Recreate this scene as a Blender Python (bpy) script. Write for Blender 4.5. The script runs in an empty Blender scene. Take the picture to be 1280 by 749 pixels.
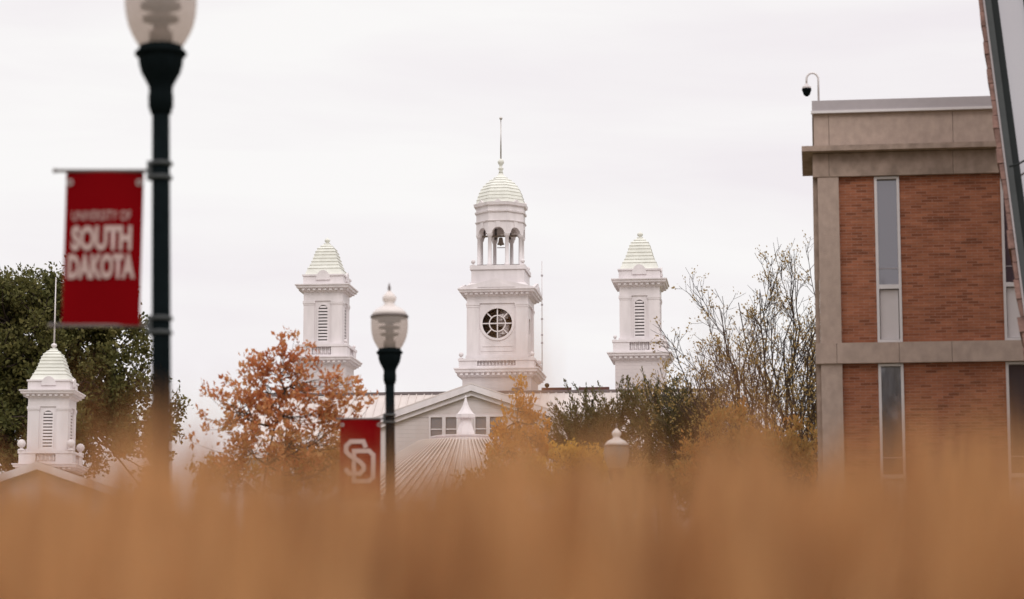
import bpy, math, random
import numpy as np
from mathutils import Vector, Matrix
R = math.radians
random.seed(7)
RNG = np.random.default_rng(11)

# ------------------------------------------------------------------ camera, sky, sun, exposure
S = bpy.context.scene
COL = S.collection
F = 85 / 36 * 1280            # focal length in photo pixels
TILT = math.atan(451.5 / F)
CAM = Vector((0, 0, 1.0))
cam = bpy.data.cameras.new('camera')
cam.lens = 85
cam.sensor_width = 36
cam.clip_start = 0.05
cam.clip_end = 8000
cam.dof.use_dof = True
cam.dof.focus_distance = 140
cam.dof.aperture_fstop = 2.0
cam_o = bpy.data.objects.new('camera', cam)
COL.objects.link(cam_o)
cam_o.location = CAM
cam_o.rotation_euler = (R(90) + TILT, 0, 0)
S.camera = cam_o

w = bpy.data.worlds.new('World')
S.world = w
w.use_nodes = True
nt = w.node_tree
nt.nodes.clear()
N = nt.nodes.new
out = N('ShaderNodeOutputWorld')
sky = N('ShaderNodeTexSky')
sky.sky_type = 'NISHITA'
sky.sun_disc = False
sky.sun_elevation = R(42)
sky.sun_rotation = R(165)
bg1 = N('ShaderNodeBackground')
bg1.inputs['Strength'].default_value = 0.08
nt.links.new(sky.outputs[0], bg1.inputs['Color'])
tc = N('ShaderNodeTexCoord')
mp = N('ShaderNodeMapping')
mp.inputs['Scale'].default_value = (4.0, 4.0, 24)
mp.inputs['Location'].default_value = (0.4, 0, 1.7)
nz = N('ShaderNodeTexNoise')
nz.inputs['Scale'].default_value = 0.9
nz.inputs['Detail'].default_value = 5
nz.inputs['Roughness'].default_value = 0.5
nz.inputs['Distortion'].default_value = 0.4
nt.links.new(tc.outputs['Generated'], mp.inputs['Vector'])
nt.links.new(mp.outputs[0], nz.inputs['Vector'])
rp = N('ShaderNodeValToRGB')
rp.color_ramp.elements[0].position = 0.33
rp.color_ramp.elements[0].color = (0.905, 0.855, 0.88, 1)
rp.color_ramp.elements[1].position = 0.62
rp.color_ramp.elements[1].color = (0.985, 0.965, 0.955, 1)
nt.links.new(nz.outputs[0], rp.inputs[0])
# an overcast sky is brighter overhead than at the horizon
sx = N('ShaderNodeSeparateXYZ')
nt.links.new(tc.outputs['Generated'], sx.inputs[0])
zr = N('ShaderNodeMapRange')
zr.inputs['From Min'].default_value = 0.3
zr.inputs['From Max'].default_value = 1.0
zr.inputs['To Min'].default_value = 1.0
zr.inputs['To Max'].default_value = 2.0
nt.links.new(sx.outputs['Z'], zr.inputs['Value'])
bg2 = N('ShaderNodeBackground')
nt.links.new(rp.outputs[0], bg2.inputs['Color'])
nt.links.new(zr.outputs[0], bg2.inputs['Strength'])
mx = N('ShaderNodeMixShader')
mx.inputs[0].default_value = 0.96
nt.links.new(bg1.outputs[0], mx.inputs[1])
nt.links.new(bg2.outputs[0], mx.inputs[2])
nt.links.new(mx.outputs[0], out.inputs['Surface'])

sun = bpy.data.lights.new('sun', 'SUN')
sun.energy = 0.9
sun.angle = R(25)
sun.color = (1.0, 0.95, 0.9)
sun_o = bpy.data.objects.new('sun', sun)
COL.objects.link(sun_o)
sun_o.rotation_euler = (R(48), 0, R(15))
sun_o.location = (0, -20, 60)

S.view_settings.view_transform = 'Standard'
S.view_settings.look = 'None'
S.view_settings.exposure = 0.0
S.view_settings.gamma = 1.0
S.view_settings.use_curve_mapping = False
S.render.engine = 'CYCLES'
S.cycles.use_denoising = True
S.cycles.max_bounces = 8
S.cycles.transparent_max_bounces = 24


def P(px, py, Y):
    """point of the place seen at photo pixel (px, py), Y metres in front of the camera"""
    c, s = math.cos(TILT), math.sin(TILT)
    dx, u = px - 640, 374.5 - py
    d = Vector((dx, F * c - u * s, F * s + u * c))
    return CAM + d * (Y / d.y)


def ground(x, y):
    return -0.38 * math.exp(-(((x - 2) / 14) ** 2 + ((y - 44) / 9) ** 2))


# ------------------------------------------------------------------ materials
def mat(name, col, rough=0.7, metal=0.0, var=0.12, scale=6.0, bump=0.0, bscale=40, spec=0.3, stretch=(1, 1, 1), col2=None):
    m = bpy.data.materials.new(name)
    m.use_nodes = True
    t = m.node_tree
    b = t.nodes['Principled BSDF']
    b.inputs['Roughness'].default_value = rough
    b.inputs['Metallic'].default_value = metal
    b.inputs['Specular IOR Level'].default_value = spec
    c = t.nodes.new('ShaderNodeTexCoord')
    mp = t.nodes.new('ShaderNodeMapping')
    mp.inputs['Scale'].default_value = stretch
    t.links.new(c.outputs['Object'], mp.inputs[0])
    n = t.nodes.new('ShaderNodeTexNoise')
    n.inputs['Scale'].default_value = scale
    n.inputs['Detail'].default_value = 6
    t.links.new(mp.outputs[0], n.inputs['Vector'])
    r = t.nodes.new('ShaderNodeValToRGB')
    c2 = col2 or [v * (1 - var) for v in col]
    r.color_ramp.elements[0].position = 0.3
    r.color_ramp.elements[0].color = (*c2, 1)
    r.color_ramp.elements[1].position = 0.68
    r.color_ramp.elements[1].color = (*col, 1)
    t.links.new(n.outputs[0], r.inputs[0])
    t.links.new(r.outputs[0], b.inputs['Base Color'])
    if bump:
        n2 = t.nodes.new('ShaderNodeTexNoise')
        n2.inputs['Scale'].default_value = bscale
        n2.inputs['Detail'].default_value = 4
        t.links.new(mp.outputs[0], n2.inputs['Vector'])
        bp = t.nodes.new('ShaderNodeBump')
        bp.inputs['Strength'].default_value = bump
        bp.inputs['Distance'].default_value = 0.02
        t.links.new(n2.outputs[0], bp.inputs['Height'])
        t.links.new(bp.outputs[0], b.inputs['Normal'])
    return m


def leafmat(name, ramp, trans=0.35, nscale=0.5, stretch=(1, 1, 1), wr=0.45, wn=0.55):
    """foliage colour varies from leaf to leaf and, slowly, over the crown"""
    m = bpy.data.materials.new(name)
    m.use_nodes = True
    t = m.node_tree
    b = t.nodes['Principled BSDF']
    b.inputs['Roughness'].default_value = 0.65
    b.inputs['Specular IOR Level'].default_value = 0.2
    g = t.nodes.new('ShaderNodeNewGeometry')
    c = t.nodes.new('ShaderNodeTexCoord')
    n = t.nodes.new('ShaderNodeTexNoise')
    n.inputs['Scale'].default_value = nscale
    n.inputs['Detail'].default_value = 3
    mp = t.nodes.new('ShaderNodeMapping')
    mp.inputs['Scale'].default_value = stretch
    t.links.new(c.outputs['Object'], mp.inputs[0])
    t.links.new(mp.outputs[0], n.inputs['Vector'])
    a = t.nodes.new('ShaderNodeMath')
    a.operation = 'MULTIPLY_ADD'
    a.inputs[1].default_value = wr
    t.links.new(g.outputs['Random Per Island'], a.inputs[0])
    s = t.nodes.new('ShaderNodeMapRange')
    s.inputs['From Min'].default_value = 0.3
    s.inputs['From Max'].default_value = 0.7
    s.inputs['To Max'].default_value = wn
    t.links.new(n.outputs[0], s.inputs['Value'])
    t.links.new(s.outputs[0], a.inputs[2])
    r = t.nodes.new('ShaderNodeValToRGB')
    e = r.color_ramp.elements
    while len(e) < len(ramp):
        e.new(0.5)
    for i, cc in enumerate(ramp):
        e[i].position = i / (len(ramp) - 1)
        e[i].color = (*cc, 1)
    t.links.new(a.outputs[0], r.inputs[0])
    t.links.new(r.outputs[0], b.inputs['Base Color'])
    tr = t.nodes.new('ShaderNodeBsdfTranslucent')
    t.links.new(r.outputs[0], tr.inputs['Color'])
    mx = t.nodes.new('ShaderNodeMixShader')
    mx.inputs[0].default_value = trans
    t.links.new(b.outputs[0], mx.inputs[1])
    t.links.new(tr.outputs[0], mx.inputs[2])
    t.links.new(mx.outputs[0], t.nodes['Material Output'].inputs['Surface'])
    return m


def brickmat(name, c1, c2, mortar, bw=0.21, bh=0.072):
    m = bpy.data.materials.new(name)
    m.use_nodes = True
    t = m.node_tree
    b = t.nodes['Principled BSDF']
    b.inputs['Roughness'].default_value = 0.85
    b.inputs['Specular IOR Level'].default_value = 0.2
    c = t.nodes.new('ShaderNodeTexCoord')
    sp = t.nodes.new('ShaderNodeSeparateXYZ')
    ad = t.nodes.new('ShaderNodeMath')
    cb = t.nodes.new('ShaderNodeCombineXYZ')
    t.links.new(c.outputs['Object'], sp.inputs[0])
    t.links.new(sp.outputs['X'], ad.inputs[0])
    t.links.new(sp.outputs['Y'], ad.inputs[1])
    t.links.new(ad.outputs[0], cb.inputs['X'])
    t.links.new(sp.outputs['Z'], cb.inputs['Y'])
    br = t.nodes.new('ShaderNodeTexBrick')
    br.inputs['Scale'].default_value = 1.0
    br.inputs['Brick Width'].default_value = bw
    br.inputs['Row Height'].default_value = bh
    br.inputs['Mortar Size'].default_value = 0.006
    br.inputs['Mortar Smooth'].default_value = 0.3
    br.inputs['Bias'].default_value = -0.1
    br.inputs['Color1'].default_value = (0, 0, 0, 1)
    br.inputs['Color2'].default_value = (1, 1, 1, 1)
    br.inputs['Mortar'].default_value = (0.5, 0.5, 0.5, 1)
    t.links.new(cb.outputs[0], br.inputs['Vector'])
    rp = t.nodes.new('ShaderNodeValToRGB')
    e = rp.color_ramp.elements
    e[0].position = 0.0
    e[0].color = (*[v * 0.74 for v in c2], 1)
    e[1].position = 1.0
    e[1].color = (*c1, 1)
    k = e.new(0.04)
    k.color = (*[v * 0.88 for v in c2], 1)
    k = e.new(0.13)
    k.color = (*c2, 1)
    t.links.new(br.outputs['Color'], rp.inputs[0])
    n = t.nodes.new('ShaderNodeTexNoise')
    n.inputs['Scale'].default_value = 1.7
    n.inputs['Detail'].default_value = 6
    n.inputs['Roughness'].default_value = 0.65
    mp = t.nodes.new('ShaderNodeMapping')
    mp.inputs['Scale'].default_value = (1, 1, 4.0)
    t.links.new(c.outputs['Object'], mp.inputs[0])
    t.links.new(mp.outputs[0], n.inputs['Vector'])
    mr = t.nodes.new('ShaderNodeMapRange')
    mr.inputs['From Min'].default_value = 0.3
    mr.inputs['From Max'].default_value = 0.7
    mr.inputs['To Min'].default_value = 0.70
    mr.inputs['To Max'].default_value = 1.16
    t.links.new(n.outputs[0], mr.inputs['Value'])
    mm = t.nodes.new('ShaderNodeMix')
    mm.data_type = 'RGBA'
    mm.inputs['B'].default_value = (*mortar, 1)
    t.links.new(br.outputs['Fac'], mm.inputs['Factor'])
    t.links.new(rp.outputs[0], mm.inputs['A'])
    vm = t.nodes.new('ShaderNodeVectorMath')
    vm.operation = 'SCALE'
    t.links.new(mm.outputs['Result'], vm.inputs[0])
    t.links.new(mr.outputs[0], vm.inputs['Scale'])
    t.links.new(vm.outputs[0], b.inputs['Base Color'])
    bp = t.nodes.new('ShaderNodeBump')
    bp.inputs['Strength'].default_value = 0.5
    bp.inputs['Distance'].default_value = 0.01
    bp.invert = True
    t.links.new(br.outputs['Fac'], bp.inputs['Height'])
    t.links.new(bp.outputs[0], b.inputs['Normal'])
    return m


def glassmat(name, tint, refl=0.6, rough=0.03):
    """window pane: mirror of the surroundings over a dark room"""
    m = bpy.data.materials.new(name)
    m.use_nodes = True
    t = m.node_tree
    b = t.nodes['Principled BSDF']
    b.inputs['Base Color'].default_value = (*tint, 1)
    b.inputs['Roughness'].default_value = 0.3
    g = t.nodes.new('ShaderNodeBsdfGlossy')
    g.inputs['Roughness'].default_value = rough
    n = t.nodes.new('ShaderNodeTexNoise')
    n.inputs['Scale'].default_value = 1.2
    bp = t.nodes.new('ShaderNodeBump')
    bp.inputs['Strength'].default_value = 0.012
    c = t.nodes.new('ShaderNodeTexCoord')
    t.links.new(c.outputs['Object'], n.inputs['Vector'])
    t.links.new(n.outputs[0], bp.inputs['Height'])
    t.links.new(bp.outputs[0], g.inputs['Normal'])
    g.inputs['Color'].default_value = (0.93, 0.9, 0.95, 1)
    mx = t.nodes.new('ShaderNodeMixShader')
    mx.inputs[0].default_value = refl
    t.links.new(b.outputs[0], mx.inputs[1])
    t.links.new(g.outputs[0], mx.inputs[2])
    t.links.new(mx.outputs[0], t.nodes['Material Output'].inputs['Surface'])
    return m


def clearmat(name, tint, opaque, col, rough=0.1, tl_=0.5):
    """see-through plastic or glass: part clear, part milky body"""
    m = bpy.data.materials.new(name)
    m.use_nodes = True
    t = m.node_tree
    b = t.nodes['Principled BSDF']
    b.inputs['Base Color'].default_value = (*col, 1)
    b.inputs['Roughness'].default_value = rough
    tr = t.nodes.new('ShaderNodeBsdfTransparent')
    tr.inputs['Color'].default_value = (*tint, 1)
    tl = t.nodes.new('ShaderNodeBsdfTranslucent')
    tl.inputs['Color'].default_value = (*col, 1)
    m1 = t.nodes.new('ShaderNodeMixShader')
    m1.inputs[0].default_value = tl_
    t.links.new(b.outputs[0], m1.inputs[1])
    t.links.new(tl.outputs[0], m1.inputs[2])
    mx = t.nodes.new('ShaderNodeMixShader')
    mx.inputs[0].default_value = opaque
    t.links.new(tr.outputs[0], mx.inputs[1])
    t.links.new(m1.outputs[0], mx.inputs[2])
    t.links.new(mx.outputs[0], t.nodes['Material Output'].inputs['Surface'])
    return m


def clapmat(name, col):
    """white painted clapboard: level boards with a thin shadow joint (bump)"""
    m = mat(name, col, 0.6, var=0.07, scale=1.5, stretch=(1, 1, 0.35))
    t = m.node_tree
    c = t.nodes.new('ShaderNodeTexCoord')
    wv = t.nodes.new('ShaderNodeTexWave')
    wv.bands_direction = 'Z'
    wv.wave_profile = 'SAW'
    wv.inputs['Scale'].default_value = 0.314 / 0.26
    t.links.new(c.outputs['Object'], wv.inputs['Vector'])
    bp = t.nodes.new('ShaderNodeBump')
    bp.inputs['Strength'].default_value = 0.9
    bp.inputs['Distance'].default_value = 0.05
    t.links.new(wv.outputs['Color'], bp.inputs['Height'])
    t.links.new(bp.outputs[0], t.nodes['Principled BSDF'].inputs['Normal'])
    return m


M = {}
M['white'] = mat('white_paint', (0.76, 0.70, 0.71), 0.55, var=0.15, scale=1.8, stretch=(1, 1, 0.25))
M['clap'] = clapmat('white_clapboard', (0.71, 0.64, 0.64))
M['stair'] = mat('stair_enamel', (0.85, 0.84, 0.84), 0.4, var=0.03)
M['cream'] = mat('cream_metal_roof', (0.74, 0.735, 0.675), 0.5, var=0.12, scale=2.0)
M['metalroof'] = mat('grey_metal_roof', (0.62, 0.55, 0.52), 0.5, var=0.1, scale=1.0)
M['tanroof'] = mat('tan_metal_roof', (0.57, 0.485, 0.44), 0.5, var=0.2, scale=0.9)
M['lead'] = mat('weathered_ridge', (0.16, 0.13, 0.13), 0.6)
M['rust'] = mat('dark_red_metal', (0.10, 0.035, 0.03), 0.6)
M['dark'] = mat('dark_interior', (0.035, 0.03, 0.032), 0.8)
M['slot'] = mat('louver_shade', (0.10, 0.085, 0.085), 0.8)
M['black'] = mat('black_iron', (0.005, 0.008, 0.009), 0.85, spec=0.03, var=0.3, scale=15)
M['bronze'] = mat('bell_bronze', (0.28, 0.22, 0.18), 0.45, metal=0.5)
M['steel'] = mat('galvanised_steel', (0.55, 0.52, 0.5), 0.4, metal=0.7)
M['alum'] = mat('aluminium_frame', (0.66, 0.62, 0.62), 0.4, metal=0.2, var=0.05)
M['coping'] = mat('grey_metal_coping', (0.40, 0.36, 0.375), 0.5, metal=0.1, var=0.06)
M['panel'] = mat('pale_spandrel_panel', (0.62, 0.57, 0.575), 0.45, var=0.04)
M['brick'] = brickmat('red_brick', (0.40, 0.152, 0.082), (0.31, 0.108, 0.058), (0.36, 0.20, 0.145), 0.225, 0.060)
M['brickwall'] = brickmat('campus_brick', (0.30, 0.10, 0.06), (0.22, 0.07, 0.045), (0.3, 0.24, 0.2))
M['concrete'] = mat('aggregate_concrete', (0.47, 0.36, 0.305), 0.9, var=0.2, scale=6, bump=0.6, bscale=60, stretch=(1, 1, 0.75))
M['concrete_dark'] = mat('weathered_concrete', (0.42, 0.315, 0.26), 0.9, scale=4, bump=0.6, bscale=60, col2=(0.25, 0.19, 0.155), stretch=(1, 1, 0.8))
M['stone'] = mat('pink_split_stone', (0.30, 0.175, 0.15), 0.9, var=0.45, scale=7, bump=0.9, bscale=22)
M['frame'] = mat('charcoal_frame', (0.014, 0.017, 0.018), 0.6, spec=0.2)
M['frame2'] = mat('grey_frame', (0.07, 0.075, 0.078), 0.6, spec=0.2)
M['glass'] = glassmat('window_glass', (0.045, 0.035, 0.05), 0.165)
M['glass_low'] = glassmat('window_glass_lower', (0.05, 0.045, 0.05), 0.20)
M['glass_hall'] = glassmat('tinted_wall_glass', (0.17, 0.14, 0.135), 0.40)
M['pane'] = glassmat('old_window_glass', (0.13, 0.11, 0.10), 0.09)
M['clockglass'] = clearmat('clock_glass', (0.85, 0.83, 0.83), 0.015, (0.2, 0.18, 0.18))
M['cloth'] = mat('red_banner_cloth', (0.17, 0.002, 0.004), 0.9, var=0.10, scale=3, spec=0.02)
M['print'] = mat('pale_print', (0.46, 0.33, 0.305), 0.8, var=0.06)
M['globe'] = clearmat('ribbed_acrylic_globe', (0.80, 0.73, 0.69), 0.42, (0.76, 0.66, 0.61), 0.12, 0.35)
M['cap'] = clearmat('milky_acrylic_cap', (0.9, 0.85, 0.82), 0.85, (0.88, 0.80, 0.77), 0.2, 0.2)
M['louver'] = mat('lamp_reflector', (0.16, 0.13, 0.125), 0.5)
M['bark'] = mat('grey_bark', (0.10, 0.075, 0.06), 0.9, var=0.4, scale=8, bump=0.6, bscale=25)
M['bark_dark'] = mat('dark_bark', (0.065, 0.045, 0.035), 0.9, var=0.4, scale=8, bump=0.6, bscale=25)
M['lawn'] = mat('lawn', (0.10, 0.10, 0.04), 0.9, scale=0.6, col2=(0.16, 0.12, 0.05), bump=0.6, bscale=30)
M['path'] = mat('concrete_path', (0.36, 0.33, 0.30), 0.9, var=0.2, scale=2, bump=0.3)
M['l_dark'] = leafmat('dark_green_leaves', [(0.034, 0.042, 0.012), (0.08, 0.082, 0.024), (0.13, 0.12, 0.038), (0.20, 0.17, 0.06)], 0.25, 0.35)
M['l_red'] = leafmat('russet_leaves', [(0.38, 0.10, 0.045), (0.56, 0.20, 0.08), (0.64, 0.32, 0.14), (0.50, 0.32, 0.14)], 0.5, 1.1)
M['l_gold'] = leafmat('golden_leaves', [(0.40, 0.19, 0.055), (0.60, 0.27, 0.06), (0.66, 0.35, 0.09), (0.46, 0.28, 0.09)], 0.5, 0.9)
M['l_yellow'] = leafmat('yellow_leaves', [(0.50, 0.27, 0.045), (0.64, 0.38, 0.07), (0.52, 0.36, 0.11)], 0.4, 0.9)
M['l_orange'] = leafmat('orange_leaves', [(0.34, 0.15, 0.05), (0.50, 0.24, 0.07), (0.40, 0.26, 0.08), (0.28, 0.21, 0.08)], 0.4, 0.8)
M['l_jun'] = leafmat('juniper_needles', [(0.034, 0.042, 0.014), (0.08, 0.078, 0.028), (0.14, 0.12, 0.046), (0.19, 0.145, 0.06)], 0.2, 0.8)
M['l_olive'] = leafmat('olive_brown_leaves', [(0.17, 0.11, 0.045), (0.30, 0.20, 0.065), (0.40, 0.27, 0.095), (0.27, 0.14, 0.055)], 0.35, 0.7)
M['l_bare'] = leafmat('withered_brown_leaves', [(0.17, 0.10, 0.04), (0.30, 0.19, 0.065), (0.40, 0.28, 0.10), (0.26, 0.15, 0.055)], 0.35, 0.7)
M['grass'] = leafmat('straw_grass', [(0.27, 0.115, 0.05), (0.52, 0.265, 0.115), (0.76, 0.44, 0.195), (0.90, 0.60, 0.31)], 0.35, 11.0, (1, 1, 0.07), 0.25, 0.85)


# ------------------------------------------------------------------ mesh helpers
class MB:
    def __init__(s):
        s.v, s.f, s.sm = [], [], []

    def add(s, vs, fs, smooth=False):
        o = len(s.v)
        s.v += [tuple(p) for p in vs]
        s.f += [tuple(i + o for i in f) for f in fs]
        s.sm += [smooth] * len(fs)
        return s

    def box(s, x0, x1, y0, y1, z0, z1):
        vs = [(x, y, z) for z in (z0, z1) for y in (y0, y1) for x in (x0, x1)]
        return s.add(vs, [(0, 2, 3, 1), (4, 5, 7, 6), (0, 1, 5, 4), (2, 6, 7, 3), (0, 4, 6, 2), (1, 3, 7, 5)])

    def cbox(s, h, z0, z1, hy=None, cx=0, cy=0):
        hy = h if hy is None else hy
        return s.box(cx - h, cx + h, cy - hy, cy + hy, z0, z1)

    def lathe(s, prof, n=24, cx=0, cy=0, poly=False, smooth=True):
        """prof [(r,z)]; poly: r is the distance to the flat of an n-gon whose flat faces -y"""
        k = 1 / math.cos(math.pi / n) if poly else 1
        a0 = math.pi / n - math.pi / 2 if poly else 0
        vs = []
        for r, z in prof:
            for i in range(n):
                a = a0 + 2 * math.pi * i / n
                vs.append((cx + r * k * math.cos(a), cy + r * k * math.sin(a), z))
        fs = []
        for j in range(len(prof) - 1):
            for i in range(n):
                i2 = (i + 1) % n
                fs.append((j * n + i, j * n + i2, (j + 1) * n + i2, (j + 1) * n + i))
        fs.append(tuple(range(n - 1, -1, -1)))
        t = (len(prof) - 1) * n
        fs.append(tuple(range(t, t + n)))
        return s.add(vs, fs, smooth and not poly)

    def extrude(s, poly, y0, y1):
        """polygon in (x,z), counter-clockwise seen from -y, pushed from y0 to y1"""
        n = len(poly)
        vs = [(x, y0, z) for x, z in poly] + [(x, y1, z) for x, z in poly]
        fs = [tuple(range(n)), tuple(range(2 * n - 1, n - 1, -1))]
        fs += [(i, i + n, (i + 1) % n + n, (i + 1) % n) for i in range(n)]
        return s.add(vs, fs)

    def ringplate(s, outer, inner, y0, y1):
        """plate between two loops of equal length in (x,z)"""
        n = len(outer)
        vs = [(x, y0, z) for x, z in outer] + [(x, y0, z) for x, z in inner]
        vs += [(x, y1, z) for x, z in outer] + [(x, y1, z) for x, z in inner]
        fs = []
        for i in range(n):
            j = (i + 1) % n
            fs += [(i, j, n + j, n + i), (2 * n + i, 3 * n + i, 3 * n + j, 2 * n + j),
                   (i, 2 * n + i, 2 * n + j, j), (n + i, n + j, 3 * n + j, 3 * n + i)]
        return s.add(vs, fs)

    def tube(s, pts, rads, n=8, smooth=True):
        pts = [Vector(p) for p in pts]
        if not isinstance(rads, (list, tuple)):
            rads = [rads] * len(pts)
        vs, prev = [], None
        for i, p in enumerate(pts):
            d = (pts[min(i + 1, len(pts) - 1)] - pts[max(i - 1, 0)]).normalized()
            a = prev if prev is not None else (Vector((1, 0, 0)) if abs(d.x) < 0.8 else Vector((0, 1, 0)))
            a = (a - d * a.dot(d)).normalized()
            prev = a
            b = d.cross(a)
            for k in range(n):
                t = 2 * math.pi * k / n
                vs.append(p + (a * math.cos(t) + b * math.sin(t)) * rads[i])
        fs = []
        for j in range(len(pts) - 1):
            for k in range(n):
                k2 = (k + 1) % n
                fs.append((j * n + k, j * n + k2, (j + 1) * n + k2, (j + 1) * n + k))
        fs.append(tuple(range(n - 1, -1, -1)))
        t = (len(pts) - 1) * n
        fs.append(tuple(range(t, t + n)))
        return s.add(vs, fs, smooth)

    def ball(s, r, cx, cy, cz, n=12, m=8):
        prof = [(max(1e-4, r * math.sin(math.pi * i / m)), cz - r * math.cos(math.pi * i / m)) for i in range(m + 1)]
        return s.lathe(prof, n, cx, cy)

    def build(s, name, m, parent=None, loc=None):
        me = bpy.data.meshes.new(name)
        me.from_pydata(s.v, [], s.f)
        me.polygons.foreach_set('use_smooth', s.sm)
        me.materials.append(m)
        me.update()
        o = bpy.data.objects.new(name, me)
        COL.objects.link(o)
        if parent:
            o.parent = parent
        if loc:
            o.location = loc
        return o


def tag(o, label, cat, group=None, kind=None):
    if label:
        o['label'] = label
    if cat:
        o['category'] = cat
    if group:
        o['group'] = group
    if kind:
        o['kind'] = kind
    return o


def empty(name, loc, rz=0.0, label=None, cat=None, group=None):
    o = bpy.data.objects.new(name, None)
    COL.objects.link(o)
    o.location = loc
    o.rotation_euler = (0, 0, rz)
    return tag(o, label, cat, group)


def copy_tree(o, parent=None):
    kids = [c for c in bpy.data.objects if c.parent == o]
    c = o.copy()
    COL.objects.link(c)
    c.parent = parent
    for k in kids:
        copy_tree(k, c)
    return c


def arch(hw, z0, zs, n=10):
    """loop of an arched opening, centred on x=0"""
    pts = [(-hw, z0), (hw, z0), (hw, zs)]
    for i in range(1, n):
        a = math.pi * i / n
        pts.append((hw * math.cos(a), zs + hw * math.sin(a)))
    pts.append((-hw, zs))
    return pts


# ------------------------------------------------------------------ the setting: ground, path
xs = sorted(set([-3000, -1500, -700, -400, -250, -150, -100, -70] + list(range(-50, 51, 2)) + [70, 100, 150, 250, 400, 700, 1500, 3000]))
ys = sorted(set([-3000, -1000, -300, -100, -40, -20] + list(range(-10, 91, 2)) + [110, 140, 180, 230, 300, 400, 600, 1000, 2000, 4000]))
g = MB()
g.add([(x, y, ground(x, y)) for y in ys for x in xs],
      [(j * len(xs) + i, j * len(xs) + i + 1, (j + 1) * len(xs) + i + 1, (j + 1) * len(xs) + i)
       for j in range(len(ys) - 1) for i in range(len(xs) - 1)], True)
tag(g.build('ground', M['lawn']), None, None, kind='structure')
pm = MB()
pv, pf = [], []
for i in range(60):
    y = 8 + i * 2
    xc = -1.2 + 0.055 * (y - 15)
    for dx in (-1.3, 1.3):
        for dz in (0.03, -0.2):
            pv.append((xc + dx, y, ground(xc + dx, y) + dz))
for i in range(59):
    a, b = i * 4, i * 4 + 4
    pf += [(a, a + 2, b + 2, b), (a + 1, a, b, b + 1), (a + 2, a + 3, b + 3, b + 2)]
pm.add(pv, pf)
tag(pm.build('path', M['path']), None, None, kind='structure')

# ------------------------------------------------------------------ the white domed hall with three towers
HA = R(-6.4)
hu, hv = Vector((math.cos(HA), math.sin(HA), 0)), Vector((-math.sin(HA), math.cos(HA), 0))
front = P(621.5, 404, 170)
hall_loc = Vector((front.x, 170, 0)) + hv * 2.16
hall = empty('college_hall', hall_loc, HA,
             'long white painted college hall with a tall domed clock tower between two smaller louvered towers', 'building')
PXM = 171.2 / F            # metres for one photo pixel at the towers


def zt(y, Y=None):
    if Y is None:          # the lantern, dome and spire stand on the tower axis, farther back than the clock face
        Y = 172.35 if y < 336 else 170.0 if y > 349 else 170.0 + (349 - y) / 13 * 2.0
    return P(640, y, Y).z


def corner_balls(parent, h, z, r, cx=0, cy=0, name='finial'):
    for sx in (-1, 1):
        for sy in (-1, 1):
            b = MB()
            px, py = cx + sx * h, cy + sy * h
            b.lathe([(r * 0.9, z), (r * 0.9, z + r * 0.35), (r * 0.35, z + r * 0.6), (r * 0.35, z + r * 0.9)], 10, px, py)
            b.ball(r, px, py, z + r * 1.75, 10, 8)
            b.build(name, M['white'], parent)


def dentils(mb, h, z0, z1, proj, step, w, cx=0, cy=0):
    n = max(2, int(2 * h / step))
    for i in range(n):
        t = -h + (i + 0.5) * 2 * h / n
        mb.box(cx + t - w / 2, cx + t + w / 2, cy - h - proj, cy - h + 0.01, z0, z1)
        mb.box(cx + h - 0.01, cx + h + proj, cy + t - w / 2, cy + t + w / 2, z0, z1)
        mb.box(cx - h - proj, cx - h + 0.01, cy + t - w / 2, cy + t + w / 2, z0, z1)


def cornice(h, z0, z1, proj, cx=0, cy=0, pxm=PXM):
    """square stepped cornice growing outward from half width h to h+proj"""
    c = MB()
    H = z1 - z0
    c.lathe([(h, z0), (h + proj * 0.25, z0 + H * 0.12), (h + proj * 0.35, z0 + H * 0.42), (h + proj * 0.82, z0 + H * 0.55),
             (h + proj * 0.86, z0 + H * 0.8), (h + proj, z0 + H * 0.86), (h + proj, z1)], 4, cx, cy, True)
    dentils(c, h + proj * 0.3, z0 + H * 0.22, z0 + H * 0.5, proj * 0.33, 0.36 * (pxm / PXM), 0.2 * (pxm / PXM), cx, cy)
    return c


def balustrade(parent, h, z0, z1, openw, cx=0, cy=0, k=1.0):
    """solid parapet with a row of balusters in the middle of each side"""
    b = MB()
    t = 0.30 * k
    for s in (0, 1, 2, 3):
        c, sn = [(1, 0), (0, 1), (-1, 0), (0, -1)][s]

        def q(x0, x1, y0, y1, za, zb):
            pts = [(x, y) for y in (y0, y1) for x in (x0, x1)]
            pr = [(cx + x * c - y * sn, cy + x * sn + y * c) for x, y in pts]
            xx, yy = [p[0] for p in pr], [p[1] for p in pr]
            b.box(min(xx), max(xx), min(yy), max(yy), za, zb)
        zr, zb = z1 - 0.16 * k, z0 + 0.16 * k
        q(-h, -openw, -h, -h + t, z0, zr)
        q(openw, h - t, -h, -h + t, z0, zr)
        q(-openw, openw, -h, -h + t, z0, zb)
        q(-h - 0.06 * k, h - t + 0.0, -h - 0.06 * k, -h + t, zr, z1)
        q(-openw, openw, -h + t * 0.72, -h + t * 0.98, zb - 0.01, zr + 0.01)  # pale backing panel, added to lighten the dark gaps between balusters
        n = max(5, int(2 * openw / (0.24 * k)))
        for i in range(n):
            x = -openw + (i + 0.5) * 2 * openw / n
            px, py = x, -h + t / 2
            b.lathe([(0.05 * k, zb), (0.085 * k, zb + (zr - zb) * 0.3), (0.04 * k, zb + (zr - zb) * 0.65), (0.06 * k, zr)], 6,
                    cx + px * c - py * sn, cy + px * sn + py * c)
    return b.build('balustrade', M['white'], parent)


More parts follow.
